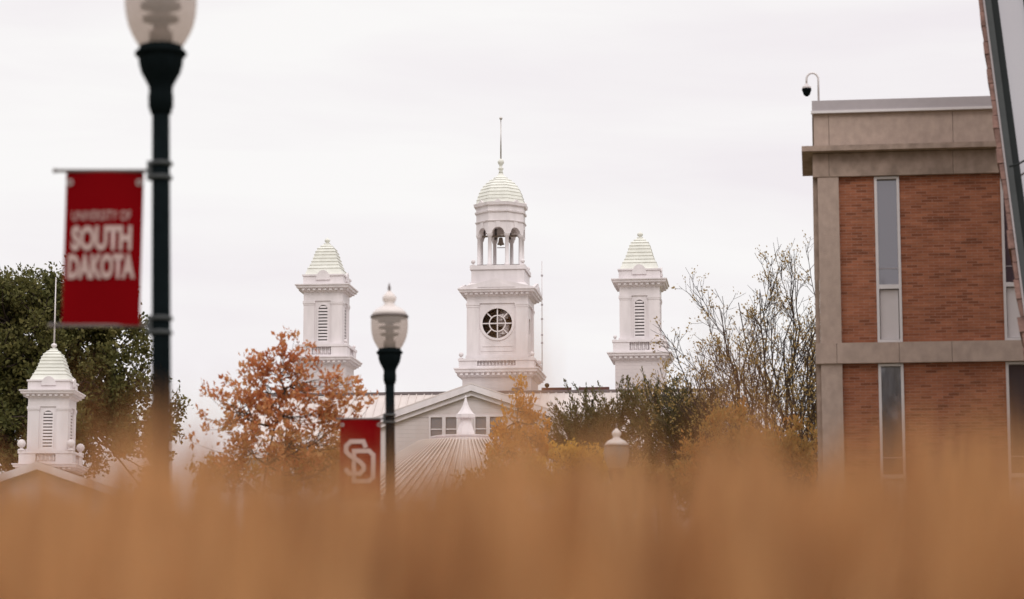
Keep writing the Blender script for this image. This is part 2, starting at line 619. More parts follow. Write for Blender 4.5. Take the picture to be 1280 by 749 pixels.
def louver_side(parent, hw, z0, z1, face, k, cx=0, cy=0, side=0):
    """arched louvered opening on the wall plane at distance face from the axis"""
    zs = z1 - hw
    lb = MB()
    o = MB()
    fr = arch(hw + 0.10 * k, z0 - 0.1 * k, zs)
    inn = arch(hw, z0, zs)
    o.ringplate(fr, inn, -face - 0.07 * k, -face - 0.002)
    n = 12
    step = (z1 - z0) / n
    for i in range(n):
        z = z0 + i * step
        half = hw if z + step * 0.5 < zs else math.sqrt(max(0.0, hw * hw - (z + step * 0.5 - zs) ** 2))
        if half < 0.05:
            continue
        o.add([(-half, -face - 0.055 * k, z), (half, -face - 0.055 * k, z), (half, -face - 0.055 * k, z + step * 0.34), (-half, -face - 0.055 * k, z + step * 0.34),
               (-half, -face - 0.012, z + step * 0.3), (half, -face - 0.012, z + step * 0.3), (half, -face - 0.012, z + step * 0.62), (-half, -face - 0.012, z + step * 0.62)],
              [(0, 1, 2, 3), (3, 2, 6, 7), (0, 4, 5, 1), (4, 7, 6, 5)])
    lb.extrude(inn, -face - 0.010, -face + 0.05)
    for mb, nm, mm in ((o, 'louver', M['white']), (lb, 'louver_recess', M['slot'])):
        a = side * math.pi / 2
        mb.v = [(cx + x * math.cos(a) - y * math.sin(a), cy + x * math.sin(a) + y * math.cos(a), z) for x, y, z in mb.v]
        mb.build(nm, mm, parent)


def bell_tower(parent, cx, cy, z_of, k, zbase, pole=0.0, skirt=False):
    """small square tower: shaft part with louvers, cornices, bell-cast roof and finials. z_of maps a left-tower photo row to z"""
    z = z_of
    h = 1.42 * k
    t = MB()
    t.cbox(h * 0.94, z(430), z(365), cx=cx, cy=cy)
    for sx in (-1, 1):       # corner pilasters with caps
        for sy in (-1, 1):
            px, py = cx + sx * h * 0.72, cy + sy * h * 0.72
            t.cbox(h * 0.28, z(428), z(381), cx=px, cy=py)
            t.cbox(h * 0.30, z(381), z(379.2), cx=px, cy=py)
            t.cbox(h * 0.32, z(379.2), z(376), cx=px, cy=py)
    t.cbox(h, z(376), z(365), cx=cx, cy=cy)
    t.cbox(h * 1.05, z(432), z(428), cx=cx, cy=cy)
    tower = t.build('bell_tower', M['white'], parent)
    for s in (0, 1, 3):
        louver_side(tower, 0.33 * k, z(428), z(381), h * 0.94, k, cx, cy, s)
    cornice(h, z(365.5), z(356), 0.56 * k, cx, cy, PXM * k).build('cornice', M['white'], tower)
    a = MB()
    ha = h * 1.03
    a.cbox(ha, z(356), z(345), cx=cx, cy=cy)
    a.cbox(ha * 1.05, z(345), z(343), cx=cx, cy=cy)
    ar = [(-0.52 * k, z(350)), (0.52 * k, z(350))] + [(0.52 * k * math.cos(math.pi * i / 12), z(350) + (z(342) - z(350)) * math.sin(math.pi * i / 12)) for i in range(1, 12)]
    a.extrude([(cx + x, zz) for x, zz in ar], cy - ha - 0.10 * k, cy - ha + 0.02)
    a.add([(cx + ha + 0.1 * k, cy + x, zz) for x, zz in ar] + [(cx + ha - 0.02, cy + x, zz) for x, zz in ar],
          [tuple(range(len(ar)))] + [(i, (i + 1) % len(ar), (i + 1) % len(ar) + len(ar), i + len(ar)) for i in range(len(ar))])
    a.build('attic', M['white'], tower)
    rows = [(343, 1.0), (339, 0.85), (334.5, 0.75), (330, 0.68), (325.5, 0.62), (321, 0.565), (317, 0.51), (313, 0.43), (309.5, 0.28), (306, 0.13)]
    pr = []
    for i, (y, r) in enumerate(rows):
        rr = r * h * 0.97
        if i:
            pr.append((rr + 0.02 * k, z(y) - 0.005))
            pr.append((rr + 0.05 * k, z(y)))
            pr.append((rr + 0.05 * k, z(y) + 0.05 * k))
            pr.append((rr - 0.01, z(y) + 0.065 * k))
        else:
            pr.append((rr, z(y)))
    r = MB()
    r.lathe(pr, 4, cx, cy, True)
    r.build('roof', M['cream'], tower)
    f = MB()
    f.lathe([(0.16 * k, z(306.2)), (0.10 * k, z(304.6)), (0.08 * k, z(304)), (0.17 * k, z(303)), (0.22 * k, z(301.2)), (0.17 * k, z(299.4)), (0.06 * k, z(298.6)), (0.03 * k, z(297.4))], 12, cx, cy)
    if pole:
        f.lathe([(0.06 * k, z(299)), (0.05 * k, z(298) + pole * 0.5), (0.03 * k, z(298) + pole)], 8, cx, cy)
    f.build('spire' if pole else 'finial', M['white'] if pole else M['cream'], tower)
    hb = h * 1.32
    balustrade(tower, hb, z(447), z(431.5), 0.70 * k, cx, cy, k)
    corner_balls(tower, hb - 0.15 * k, z(431.4), 0.13 * k if not skirt else 0.30 * k, cx, cy)
    cornice(h * 1.24, z(456.5), z(447), 0.52 * k, cx, cy, PXM * k).build('cornice', M['white'], tower)
    d = MB()
    d.cbox(h * 1.22, zbase, z(456.4), cx=cx, cy=cy)
    d.build('tower_base', M['clap'], tower)
    return tower


# --- central clock tower
HS = 77 * PXM / 2           # half width of the clock stage
ct = MB()
ct.cbox(HS * 0.955, zt(446), zt(404 + 24))
ct.cbox(HS * 0.955, zt(404 - 24), zt(370))
# clock stage between: four corner blocks plus a front plate with a round hole
RC = 19.4 * PXM
zc = zt(404)
hh = (zt(380) - zt(428)) / 2
zm = (zt(380) + zt(428)) / 2
nseg = 40
outer, inner = [], []
for i in range(nseg):
    a = 2 * math.pi * i / nseg
    ca, sa = math.cos(a), math.sin(a)
    kx = min(HS * 0.955 / max(abs(ca), 1e-6), hh / max(abs(sa), 1e-6))
    outer.append((kx * ca, zm + kx * sa))
    inner.append((RC * ca, zc + RC * sa))
ct.ringplate(outer, inner, -HS * 0.955, -HS * 0.955 + 0.35)
for sx in (-1, 1):
    xa_, xb_ = sorted((sx * HS * 0.955, sx * (HS * 0.955 - 0.2)))
    y0_, y1_ = -HS * 0.955 + 0.35, HS * 0.955
    ct.box(xa_, xb_, y0_, -0.55, zt(428), zt(380))
    ct.box(xa_, xb_, 0.55, y1_, zt(428), zt(380))
    ct.box(xa_, xb_, -0.55, 0.55, zt(428), zc - 0.55)
    ct.box(xa_, xb_, -0.55, 0.55, zc + 0.55, zt(380))
ct.box(-HS * 0.955 + 0.2, HS * 0.955 - 0.2, HS * 0.955 - 0.2, HS * 0.955, zt(428), zt(380))
for sx in (-1, 1):
    for sy in (-1, 1):
        ct.cbox(HS * 0.2, zt(444), zt(384), cx=sx * HS * 0.8, cy=sy * HS * 0.8)
        ct.cbox(HS * 0.212, zt(384), zt(381.5), cx=sx * HS * 0.8, cy=sy * HS * 0.8)
        ct.cbox(HS * 0.225, zt(381.5), zt(379), cx=sx * HS * 0.8, cy=sy * HS * 0.8)
ct.cbox(HS, zt(379), zt(370))
ct.cbox(HS * 1.03, zt(449), zt(444))
# recessed panel frame under the clock, small key blocks on the plate
ct.ringplate([(-1.15, zt(439)), (1.15, zt(439)), (1.15, zt(432)), (-1.15, zt(432))],
             [(-1.07, zt(438)), (1.07, zt(438)), (1.07, zt(433)), (-1.07, zt(433))], -HS * 0.955 - 0.035, -HS * 0.955 - 0.001)
tower = ct.build('clock_tower', M['white'], hall)
# round window: ring, spokes, inner ring, glass, stair seen inside
cf = MB()
yf = -HS * 0.955
circ = lambda r: [(r * math.cos(2 * math.pi * i / nseg), zc + r * math.sin(2 * math.pi * i / nseg)) for i in range(nseg)]
cf.ringplate(circ(RC + 0.14), circ(RC - 0.035), yf - 0.07, yf - 0.001)
cf.ringplate(circ(RC * 0.56), circ(RC * 0.49), yf + 0.04, yf + 0.10)
for i in range(8):
    a = math.pi / 4 * i
    r0, r1, t = (0.0 if i % 2 == 0 else RC * 0.52), RC, 0.042
    d, p = Vector((math.cos(a), math.sin(a))), Vector((-math.sin(a), math.cos(a)))
    q = [d * r0 - p * t, d * r1 - p * t, d * r1 + p * t, d * r0 + p * t]
    cf.extrude([(v.x, zc + v.y) for v in q], yf + 0.035 + 0.003 * i, yf + 0.105 - 0.001 * i)
cf.build('clock_window', M['white'], tower)
MB().extrude(circ(RC), yf + 0.14, yf + 0.15).build('clock_glass', M['clockglass'], tower)
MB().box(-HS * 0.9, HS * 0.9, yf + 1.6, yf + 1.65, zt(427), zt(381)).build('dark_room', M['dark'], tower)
st = MB()
for i in range(14):
    a0 = i * 0.95
    z0 = zt(426) + i * (zt(386) - zt(426)) / 14
    vs = [(0.36, yf + 0.60, z0), (0.36, yf + 0.60, z0 + 0.15)]
    ring = [(0.36 + 0.46 * math.cos(a0 + t), yf + 0.60 + 0.46 * math.sin(a0 + t)) for t in np.linspace(0, 2.4, 6)]
    vs += [(x, y, z0) for x, y in ring] + [(x, y, z0 + 0.15) for x, y in ring]
    st.add(vs, [(0, *range(2, 8)), (1, *range(13, 7, -1))] + [(2 + i_, 3 + i_, 9 + i_, 8 + i_) for i_ in range(5)] + [(0, 2, 8, 1), (7, 0, 1, 13)])
st.lathe([(0.05, zt(427)), (0.05, zt(385))], 8, 0.36, yf + 0.60)
st.build('spiral_stair', M['stair'], tower)
# cornice with low pediment
cornice(HS, zt(370.5), zt(361.5), 0.60).build('cornice', M['white'], tower)
pd = MB()
yq = HS + 0.54
for a in range(4):
    t = MB()
    t.extrude([(-HS - 0.5, zt(361.4)), (HS + 0.5, zt(361.4)), (HS + 0.5, zt(360.4)), (0, zt(349.5)), (-HS - 0.5, zt(360.4))], -yq, -yq + 0.2)
    t.extrude([(-HS * 0.62, zt(360.4)), (HS * 0.62, zt(360.4)), (0, zt(353.2))], -yq - 0.04, -yq + 0.01)
    an = a * math.pi / 2
    if a in (1, 2, 3):
        t.v = [(x * 0.998, y + 0.002 * a, zz) for x, y, zz in t.v]
    pd.add([(x * math.cos(an) - y * math.sin(an), x * math.sin(an) + y * math.cos(an), zz) for x, y, zz in t.v], t.f)
pd.lathe([(HS + 0.3, zt(361.3)), (HS - 0.2, zt(353)), (HS - 0.2, zt(352))], 4, poly=True)
pd.build('pediment', M['white'], tower)
lb = MB()
LB = 67 * PXM / 2
lb.cbox(LB, zt(353), zt(340))
lb.cbox(LB + 0.10, zt(340), zt(336.3))
lb.build('lantern_base', M['white'], tower)
MB().cbox(LB * 0.8, zt(336.3), zt(335.4)).build('lantern_floor', M['lead'], tower)
corner_balls(tower, LB - 0.12, zt(336.2), 0.16)
# octagonal lantern: eight piers with caps, arched ring, drum
LA = 60 * PXM / 2
vr = LA / math.cos(math.pi / 8) - 0.22
for i in range(8):
    a = math.pi / 8 + i * math.pi / 4
    c = MB()
    x, y = vr * math.cos(a), vr * math.sin(a)
    c.lathe([(0.22, zt(336)), (0.22, zt(334.5)), (0.145, zt(334)), (0.13, zt(301)), (0.17, zt(300.5)), (0.20, zt(299)), (0.23, zt(297)), (0.23, zt(296.5))], 12, x, y)
    c.build('column', M['white'], tower)
lr = MB()
side = 2 * LA * math.tan(math.pi / 8)
zs, ztop = zt(296.5), zt(282)
ro = side * 0.5 - 0.27
rz = min(ro, (ztop - zs) * 0.8)
for i in range(8):
    a = i * math.pi / 4
    t = MB()
    n = 10
    inner_ = [(-ro * math.cos(math.pi * j / n), zs + rz * math.sin(math.pi * j / n)) for j in range(n + 1)]
    k = side * 0.5
    for j in range(n):
        (xa, za), (xb, zb) = inner_[j], inner_[j + 1]
        t.add([(xa, -LA, za), (xb, -LA, zb), (xb, -LA, ztop), (xa, -LA, ztop), (xa, -LA + 0.4, za), (xb, -LA + 0.4, zb), (xb, -LA + 0.4, ztop), (xa, -LA + 0.4, ztop)],
              [(0, 1, 2, 3), (0, 4, 5, 1), (5, 4, 7, 6)])
    for sgn in (-1, 1):
        x0, x1 = sorted((sgn * ro, sgn * k))
        ka = LA - 0.4
        xi = ka * math.tan(math.pi / 8) * sgn
        t.add([(x0, -LA, zs), (x1, -LA, zs), (x1, -LA, ztop), (x0, -LA, ztop), (sgn * ro * 0.98, -ka, zs), (xi, -ka, zs)],
              [(0, 1, 2, 3)])
    t.extrude([(-0.13, zs + rz - 0.02), (0.13, zs + rz - 0.02), (0.17, ztop), (-0.17, ztop)], -LA - 0.05, -LA + 0.02)
    lr.add([(x * math.cos(a) - y * math.sin(a), x * math.sin(a) + y * math.cos(a), z) for x, y, z in t.v], t.f)
lr.build('lantern_arches', M['white'], tower)
dr = MB()
dr.lathe([(LA * 0.9, ztop - 0.02), (LA + 0.06, ztop - 0.015), (LA + 0.10, zt(281)), (LA, zt(280.5)), (LA, zt(271)), (LA + 0.10, zt(270.4)), (LA + 0.12, zt(268.6)),
          (LA + 0.02, zt(268)), (LA + 0.02, zt(263)), (LA + 0.16, zt(262)), (LA + 0.20, zt(258.5)), (LA - 0.05, zt(257.8))], 8, poly=True)
for i in range(8):       # small acroteria on the drum cornice
    a = i * math.pi / 4
    t = MB().extrude([(-0.28, zt(258.6)), (0.28, zt(258.6)), (0, zt(254.8))], -LA - 0.17, -LA - 0.02)
    dr.add([(x * math.cos(a) - y * math.sin(a), x * math.sin(a) + y * math.cos(a), z) for x, y, z in t.v], t.f)
dr.build('drum', M['white'], tower)
dm = []
prof = [(257.8, 1.0), (253.5, 0.955), (249, 0.91), (244.5, 0.86), (240, 0.79), (236, 0.705), (232, 0.59), (228, 0.44), (224.5, 0.275), (221, 0.15), (217.5, 0.085)]
for i, (y, r) in enumerate(prof):
    rr = r * 61 * PXM / 2
    if 0 < i < 9:
        dm += [(rr + 0.02, zt(y) - 0.005), (rr + 0.045, zt(y)), (rr + 0.04, zt(y) + 0.05), (rr, zt(y) + 0.065)]
    else:
        dm.append((rr, zt(y)))
MB().lathe(dm, 8, poly=True).build('dome', M['cream'], tower)
sp = MB()
sp.lathe([(0.17, zt(217.6)), (0.13, zt(215)), (0.14, zt(213.5)), (0.20, zt(212)), (0.20, zt(211)), (0.10, zt(210)), (0.12, zt(207.5)), (0.22, zt(205)), (0.24, zt(203)), (0.16, zt(200.6)), (0.06, zt(199.5))], 14)
sp.build('finial', M['cream'], tower)
sp = MB()
sp.lathe([(0.055, zt(200)), (0.04, zt(150))], 8)
sp.ball(0.12, 0, 0, zt(148.8), 10, 8)
sp.build('spire', M['steel'], tower)
be = MB()
be.lathe([(0.02, zt(297.5)), (0.13, zt(298)), (0.16, zt(300.5)), (0.18, zt(303.5)), (0.25, zt(305.5)), (0.26, zt(306.5)), (0.04, zt(306.4))], 16)
be.lathe([(0.05, zt(306)), (0.06, zt(308))], 8)
be.tube([(-0.3, 0.3, zt(309.5)), (0.3, 0.3, zt(309.5))], 0.03, 6)
be.tube([(-LA * 0.8, 0, zt(296)), (LA * 0.8, 0, zt(296))], 0.07, 8)
be.build('bell', M['bronze'], tower)
HB = 104 * PXM / 2 - 0.1
balustrade(tower, HB * 0.94, zt(461), zt(449), 24 * PXM)
corner_balls(tower, HB * 0.94 - 0.15, zt(448.9), 0.17)
cornice(HB * 0.88, zt(472.5), zt(461), 0.50).build('cornice', M['white'], tower)
tb = MB()
tb.cbox(HB * 0.86, 12, zt(472.4))
tb.build('tower_base', M['clap'], tower)
for px in (600, 645):
    x = (px - 621) * PXM
    MB().box(x - 0.28, x + 0.28, -HB * 0.86 - 0.05, -HB * 0.86 + 0.02, zt(489), zt(485.4)).build('vent', M['lead'], tower)

# --- two side towers
def side_local(px, py, depth_half):
    """local (u, v) of a tower whose front face centre is seen at px; the towers stand on one line along the hall"""
    ray = P(px, py, 1.0)
    d = Vector((ray.x, 1.0, 0))
    o = hall_loc - hv * depth_half
    # solve d*t = o + hu*s
    det = d.x * (-hu.y) - (-hu.x) * d.y
    t = (o.x * (-hu.y) - (-hu.x) * o.y) / det
    return (d * t - o).dot(hu), t


for px in (403.5, 799.5):
    u, Y = side_local(px, 400, 1.42)
    zmap = (lambda y, YY=side_local(403.5, 400, 1.42)[1]: P(640, y, YY + (1.5 if y < 343 else 0)).z)
    bell_tower(hall, u, 0, zmap, 1.0, 12)
uL = side_local(403.5, 400, 1.42)[0]
uR = side_local(799.5, 400, 1.42)[0]
# --- roofs and walls of the hall
VR = -2.75                    # the ridge passes just in front of the towers
zr = zt(488, 167.6)
ve, ze = -9.0, 15.2          # eave line
uA, uB = uL - 4.5, uR + 6
rf = MB()
rf.add([(uA, ve, ze), (uB, ve, ze), (uB, VR, zr), (uA, VR, zr), (uB, 6, ze), (uA, 6, ze)],
       [(0, 1, 2, 3), (3, 2, 4, 5), (0, 3, 5), (1, 4, 2)])
n = int((uB - uA) / 0.55)
for i in range(n + 1):       # standing seams
    x = uA + 0.02 + i * 0.55
    rf.add([(x - 0.03, ve, ze), (x + 0.03, ve, ze), (x + 0.03, VR, zr), (x - 0.03, VR, zr), (x - 0.03, ve, ze + 0.09), (x + 0.03, ve, ze + 0.09), (x + 0.03, VR, zr + 0.09), (x - 0.03, VR, zr + 0.09)],
           [(4, 5, 6, 7), (0, 4, 7, 3), (1, 2, 6, 5)])
roof = rf.build('roof', M['metalroof'], hall)
MB().box(uA, uB, VR - 0.12, VR + 0.12, zr - 0.05, zr + 0.15).build('ridge_cap', M['lead'], roof)
for a, b in ((678, 715), (724, 762)):
    xa, xb = (a - 621.5) * PXM, (b - 621.5) * PXM
    MB().box(xa, xb, VR + 0.13, VR + 0.5, zr - 0.3, zr + 0.36).build('ridge_vent', M['rust'], roof)
fl = MB()
x = (684 - 621.5) * PXM
fl.lathe([(0.03, zr - 0.2), (0.03, zr + 0.45)], 6, x, VR + 0.6)
fl.lathe([(0.06, zr + 0.42), (0.15, zr + 0.48), (0.17, zr + 0.62), (0.09, zr + 0.72)], 10, x, VR + 0.6)
fl.build('floodlight', M['black'], roof)
vp = MB()
x = (745 - 621.5) * PXM
vp.lathe([(0.22, zr - 2.6), (0.18, zr - 1.4), (0.08, zr - 1.3), (0.08, zr - 0.8)], 10, x, VR - 2.6)
vp.build('vent_pipe', M['black'], roof)
wl = MB()
wl.box(uA + 0.5, uB - 0.5, ve + 0.6, 5.5, 0, ze)
wl.build('wall', M['clap'], hall)
fb = MB()
fb.box(uA, uB, ve - 0.05, ve + 0.3, ze - 0.5, ze - 0.01)
fb.build('eaves', M['white'], hall)
# --- gabled front wing on the tower axis
GV = -16.0
gY = 170.3 - 14
za = P(583, 481.5, gY).z
GW = 6.6
sl = math.tan(R(18.8))
zg = za - GW * sl
gm = MB()
gm.add([(-GW, GV - 0.5, zg), (GW, GV - 0.5, zg), (0, GV - 0.5, za), (-GW, 0, zg), (GW, 0, zg), (0, 0, za)], [(0, 2, 5, 3), (2, 1, 4, 5)])
for i in range(29):
    v = GV - 0.5 + i * 0.55
    for s in (-1, 1):
        gm.add([(s * GW, v, zg + 0.0), (0, v, za), (0, v + 0.06, za), (s * GW, v + 0.06, zg), (s * GW, v, zg + 0.09), (0, v, za + 0.09), (0, v + 0.06, za + 0.09), (s * GW, v + 0.06, zg + 0.09)],
               [(0, 1, 5, 4), (4, 5, 6, 7), (3, 2, 6, 7)])
gm.build('gable_roof', M['metalroof'], hall)
gr = MB()
for s in (-1, 1):
    q = [(0, za - 0.02), (s * GW, zg - 0.02), (s * GW, zg - 0.42), (0, za - 0.42)]
    if s > 0:
        q = q[::-1]
    gr.extrude(q, GV - 0.55, GV - 0.35)
    q = [(0, za - 0.43), (s * (GW - 0.3), zg - 0.33), (s * (GW - 0.3), zg - 0.62), (0, za - 0.72)]
    if s > 0:
        q = q[::-1]
    gr.extrude(q, GV - 0.33, GV - 0.12)
gr.build('rake_moulding', M['white'], hall)
gw = MB()
WZ0, WZ1 = P(583, 547, gY).z, P(583, 521.5, gY).z
wpx = [(530.7, 545.3), (549.8, 563.5), (568.2, 582), (587.5, 601), (605.6, 620.4)]
pxg = 156.3 / F
cen = 583
wins = [((a - cen) * pxg, (b - cen) * pxg) for a, b in wpx]
xw0, xw1 = wins[0][0] - 0.12, wins[-1][1] + 0.12
gb = GW - 0.45
gw.box(-gb, xw0, GV, GV + 0.3, 0, WZ1)
gw.box(xw1, gb, GV, GV + 0.3, 0, WZ1)
gw.box(xw0, xw1, GV, GV + 0.3, 0, WZ0)
for (a, b), (c, d) in zip(wins[:-1], wins[1:]):
    gw.box(b + 0.06, c - 0.06, GV, GV + 0.3, WZ0, WZ1)
zsh = zg + 0.45 * sl
gw.extrude([(-gb, WZ1), (gb, WZ1), (gb, zsh - 0.02), (0, za - 0.05), (-gb, zsh - 0.02)], GV, GV + 0.3)
gw.box(-gb, -gb + 0.3, GV + 0.3, -8.4, 0, zsh - 0.1)
gw.box(gb - 0.3, gb, GV + 0.3, -8.4, 0, zsh - 0.1)
gw.build('gable_wall', M['clap'], hall)
for a, b in wins:
    wf = MB()
    wf.ringplate([(a - 0.12, WZ0 - 0.08), (b + 0.12, WZ0 - 0.08), (b + 0.12, WZ1 + 0.10), (a - 0.12, WZ1 + 0.10)], [(a, WZ0 + 0.05), (b, WZ0 + 0.05), (b, WZ1), (a, WZ1)], GV - 0.07, GV - 0.003)
    zmid = WZ0 + (WZ1 - WZ0) * 0.42
    wf.box(a, b, GV + 0.02, GV + 0.08, zmid - 0.04, zmid + 0.04)
    wo = wf.build('window', M['white'], hall)
    MB().box(a - 0.05, b + 0.05, GV + 0.1, GV + 0.12, WZ0, WZ1 + 0.02).build('pane', M['pane'], wo)
    for q in (0.25, 0.6, 0.85):
        pass

# thin masts beside the clock tower
u_ = (671.5 - 621.5) * PXM
an = empty('antenna_mast', hall_loc + hu * (u_ + 0.25) - hv * 1.0 + Vector((0, 0, zt(462))), 0, 'thin pale antenna mast standing at the right edge of the clock tower balcony', 'antenna')
a = MB()
a.lathe([(0.035, 0), (0.032, zt(372) - zt(462)), (0.03, zt(331) - zt(462))], 8)
a.build('mast', M['alum'], an)
a = MB()
for y in (345, 380, 398, 418, 428):
    z = zt(y) - zt(462)
    MB().box(-0.08, 0.08, -0.05, 0.05, z, z + 0.12).build('bracket', M['coping'], an)

# ------------------------------------------------------------------ near hall with metal hip roof and ventilator
pY = 122
ppx = pY * 1.01 / F
c = P(581, 548, pY)
pav = empty('metal_roofed_hall', (c.x, pY + 2.0, 0), 0, 'low round hall with pale ribbed roof and white ventilator before the gable', 'building')
zk = lambda y: P(581, y, pY + 0.3).z
r0 = 62 * ppx
r1 = 8.2
z0, z1 = zk(551), zk(551) - (8.2 - r0) * 0.62
NP = 24
m = MB()
m.lathe([(r1, z1), (r0, z0)], NP, smooth=False)
for i in range(110):
    a = 2 * math.pi * i / 110
    ca, sa = math.cos(a), math.sin(a)
    tx, ty = -sa * 0.035, ca * 0.035
    p, q = (r0 * ca, r0 * sa), (r1 * ca, r1 * sa)
    m.add([(p[0] - tx, p[1] - ty, z0), (p[0] + tx, p[1] + ty, z0), (q[0] + tx, q[1] + ty, z1), (q[0] - tx, q[1] - ty, z1),
           (p[0] - tx, p[1] - ty, z0 + 0.1), (p[0] + tx, p[1] + ty, z0 + 0.1), (q[0] + tx, q[1] + ty, z1 + 0.1), (q[0] - tx, q[1] - ty, z1 + 0.1)],
          [(4, 5, 6, 7), (0, 4, 7, 3), (1, 2, 6, 5)])
rp_ = m.build('roof', M['tanroof'], pav)
m = MB()
rc = 43 * ppx
m.lathe([(r0 * 0.99, z0 - 0.02), (rc + 0.16, z0 + 0.02), (rc, z0 + 0.06), (rc, zk(545)), (rc + 0.08, zk(544.5)), (rc + 0.08, zk(542.8)), (rc * 0.4, zk(541.5))], NP, smooth=False)
m.build('roof_curb', M['white'], rp_)
m = MB()
q = lambda px: px * ppx
m.lathe([(q(11.5), zk(540)), (q(11), zk(537)), (q(7.5), zk(526)), (q(6.5), zk(519))], 8, poly=True)
m.lathe([(q(11.2), zk(519.2)), (q(11.9), zk(518.2)), (q(11.9), zk(514)), (q(10), zk(513.2))], 8, poly=True)
m.lathe([(q(10.2), zk(513.3)), (q(6.6), zk(508.5)), (q(3.7), zk(503)), (q(2.0), zk(497)), (q(1.0), zk(493)), (q(0.9), zk(492.5))], 8, poly=True)
m.ball(q(1.5), 0, 0, zk(491.5))
m.build('ventilator', M['white'], rp_)
m = MB()
m.lathe([(r1 - 0.6, 0), (r1 - 0.6, z1 + 0.25)], NP, smooth=False)
m.build('wall', M['brickwall'], pav)
m = MB()
m.lathe([(r1 - 0.62, z1 - 0.5), (r1 + 0.02, z1 - 0.4), (r1 + 0.02, z1 - 0.02), (r1 - 0.4, z1 - 0.01)], NP, smooth=False)
m.build('eaves', M['white'], pav)

# ------------------------------------------------------------------ left hall with white cupola
lY = 90
k = 0.535
c = P(60, 530, lY)
lh = empty('gabled_hall', (c.x, lY + 0.76, 0), R(-0.8), 'low gabled hall at far left carrying a small white cupola with pole spire', 'building')
# map rows of the left clock-side tower to this cupola: shaft rows 365..430 -> 497..563
zl_ = lambda y: P(60, 497 + (y - 365) * (563 - 497) / 65.0, lY + (0.8 if y < 343 else 0)).z
cup = bell_tower(lh, 0, 0, zl_, k, P(60, 590, lY).z, pole=P(60, 343, lY).z - zl_(298), skirt=True)
gz = P(66, 577, lY - 1.5).z
gh = 7.5
gs = math.tan(R(19))
m = MB()
m.add([(-gh, -2.4, gz - gh * gs), (gh, -2.4, gz - gh * gs), (0, -2.4, gz), (-gh, 14, gz - gh * gs), (gh, 14, gz - gh * gs), (0, 14, gz)], [(0, 2, 5, 3), (2, 1, 4, 5)])
m.build('roof', M['metalroof'], lh)
m = MB()
for s in (-1, 1):
    qd = [(0, gz - 0.01), (s * gh, gz - gh * gs - 0.01), (s * gh, gz - gh * gs - 0.3), (0, gz - 0.3)]
    m.extrude(qd if s < 0 else qd[::-1], -2.5, -2.2)
m.build('rake_moulding', M['white'], lh)
m = MB()
zz = gz - gh * gs
m.extrude([(-gh + 0.4, zz + 0.1), (gh - 0.4, zz + 0.1), (0, gz - 0.06)], -2.0, -1.8)
m.build('gable_wall', M['white'], lh)
m = MB()
m.box(-gh + 0.4, gh - 0.4, -2.0, 13.6, 0, zz + 0.09)
m.build('wall', M['brickwall'], lh)

# ------------------------------------------------------------------ brick building on the right
BA = R(-7.2)
bY = 50.0
bc = P(1026, 440, bY)
bu, bv = Vector((math.cos(BA), math.sin(BA), 0)), Vector((-math.sin(BA), math.cos(BA), 0))
bb = empty('brick_building', (bc.x, bY, 0), BA, 'flat roofed red brick building with pale concrete bands and tall slit windows at the right', 'building')


def bx(px, py=440):
    """distance along the front of the brick building for photo column px"""
    ray = P(px, py, 1.0)
    d = Vector((ray.x, 1.0, 0))
    o = Vector((bc.x, bY, 0))
    det = d.x * (-bu.y) - (-bu.x) * d.y
    t = (o.x * (-bu.y) - (-bu.x) * o.y) / det
    return (d * t - o).dot(bu)


bz = lambda y: P(1026, y, bY).z
BLEN, BDEP = 22.0, 14.0
Zc0, Zc1 = bz(455), bz(429.5)         # middle band
Zt0, Zt1 = bz(221.5), bz(192)         # frieze under the roof slab
storey = Zt0 - Zc0
Zl0 = Zc0 - storey - 0.0
band_h = Zc1 - Zc0
pil0, pil1 = 0.0, bx(1052.5)
w_px = [(1097.5, 1129), (1257, 1289)]
wx = [(bx(a), bx(b)) for a, b in w_px]
pitch = wx[1][0] - wx[0][0]
ww = wx[0][1] - wx[0][0]
for i in range(2, 7):
    wx.append((wx[0][0] + pitch * i, wx[0][0] + pitch * i + ww))
levels = [(Zc1, Zt0), (Zl0 + band_h, Zc0), (0.25, Zl0)]
br = MB()
for z0, z1 in levels:
    x = pil1
    for a, b in wx:
        br.box(x, a, 0.10, 0.35, z0, z1)
        x = b
    br.box(x, BLEN, 0.10, 0.35, z0, z1)
br.box(0.05, 0.30, 0.6, BDEP, 0.25, Zt0)
br.box(0.30, BLEN, BDEP - 0.25, BDEP, 0.25, Zt0)
br.box(BLEN - 0.25, BLEN, 0.35, BDEP - 0.25, 0.25, Zt0)
br.build('wall', M['brick'], bb)
pi = MB()
for z0, z1 in levels:
    pi.box(pil0, pil1, 0.0, 0.5, z0, z1)
pi.build('pillar', M['concrete'], bb)
pi = MB()
for z0, z1 in levels:
    pi.box(-0.10, -0.003, 0.22, 0.7, z0, z1)
pi.build('corner_post', M['concrete_dark'], bb)
for z0, z1 in ((Zc0, Zc1), (Zl0, Zl0 + band_h)):
    f = MB()
    xs_ = [-0.11, bx(1046), bx(1124), bx(1190), BLEN * 0.5, BLEN]
    for a, b in zip(xs_[:-1], xs_[1:]):
        f.box(a + 0.004, b - 0.004, -0.05, 0.5, z0, z1)
    f.box(-0.11, 0.3, 0.5, BDEP, z0, z1)
    f.build('floor_band', M['concrete'], bb)
f = MB()
xs_ = [-0.10, bx(1036, 200), bx(1191, 200), bx(1191, 200) * 2, BLEN]
for a, b in zip(xs_[:-1], xs_[1:]):
    f.box(a + 0.004, b - 0.004, -0.02, 0.5, Zt0, Zt1 - 0.01)
f.box(-0.10, 0.3, 0.5, BDEP, Zt0, Zt1 - 0.01)
f.build('frieze', M['concrete_dark'], bb)
f = MB()
f.box(-0.32, BLEN, -0.26, 2.4, Zt1, bz(185.5))
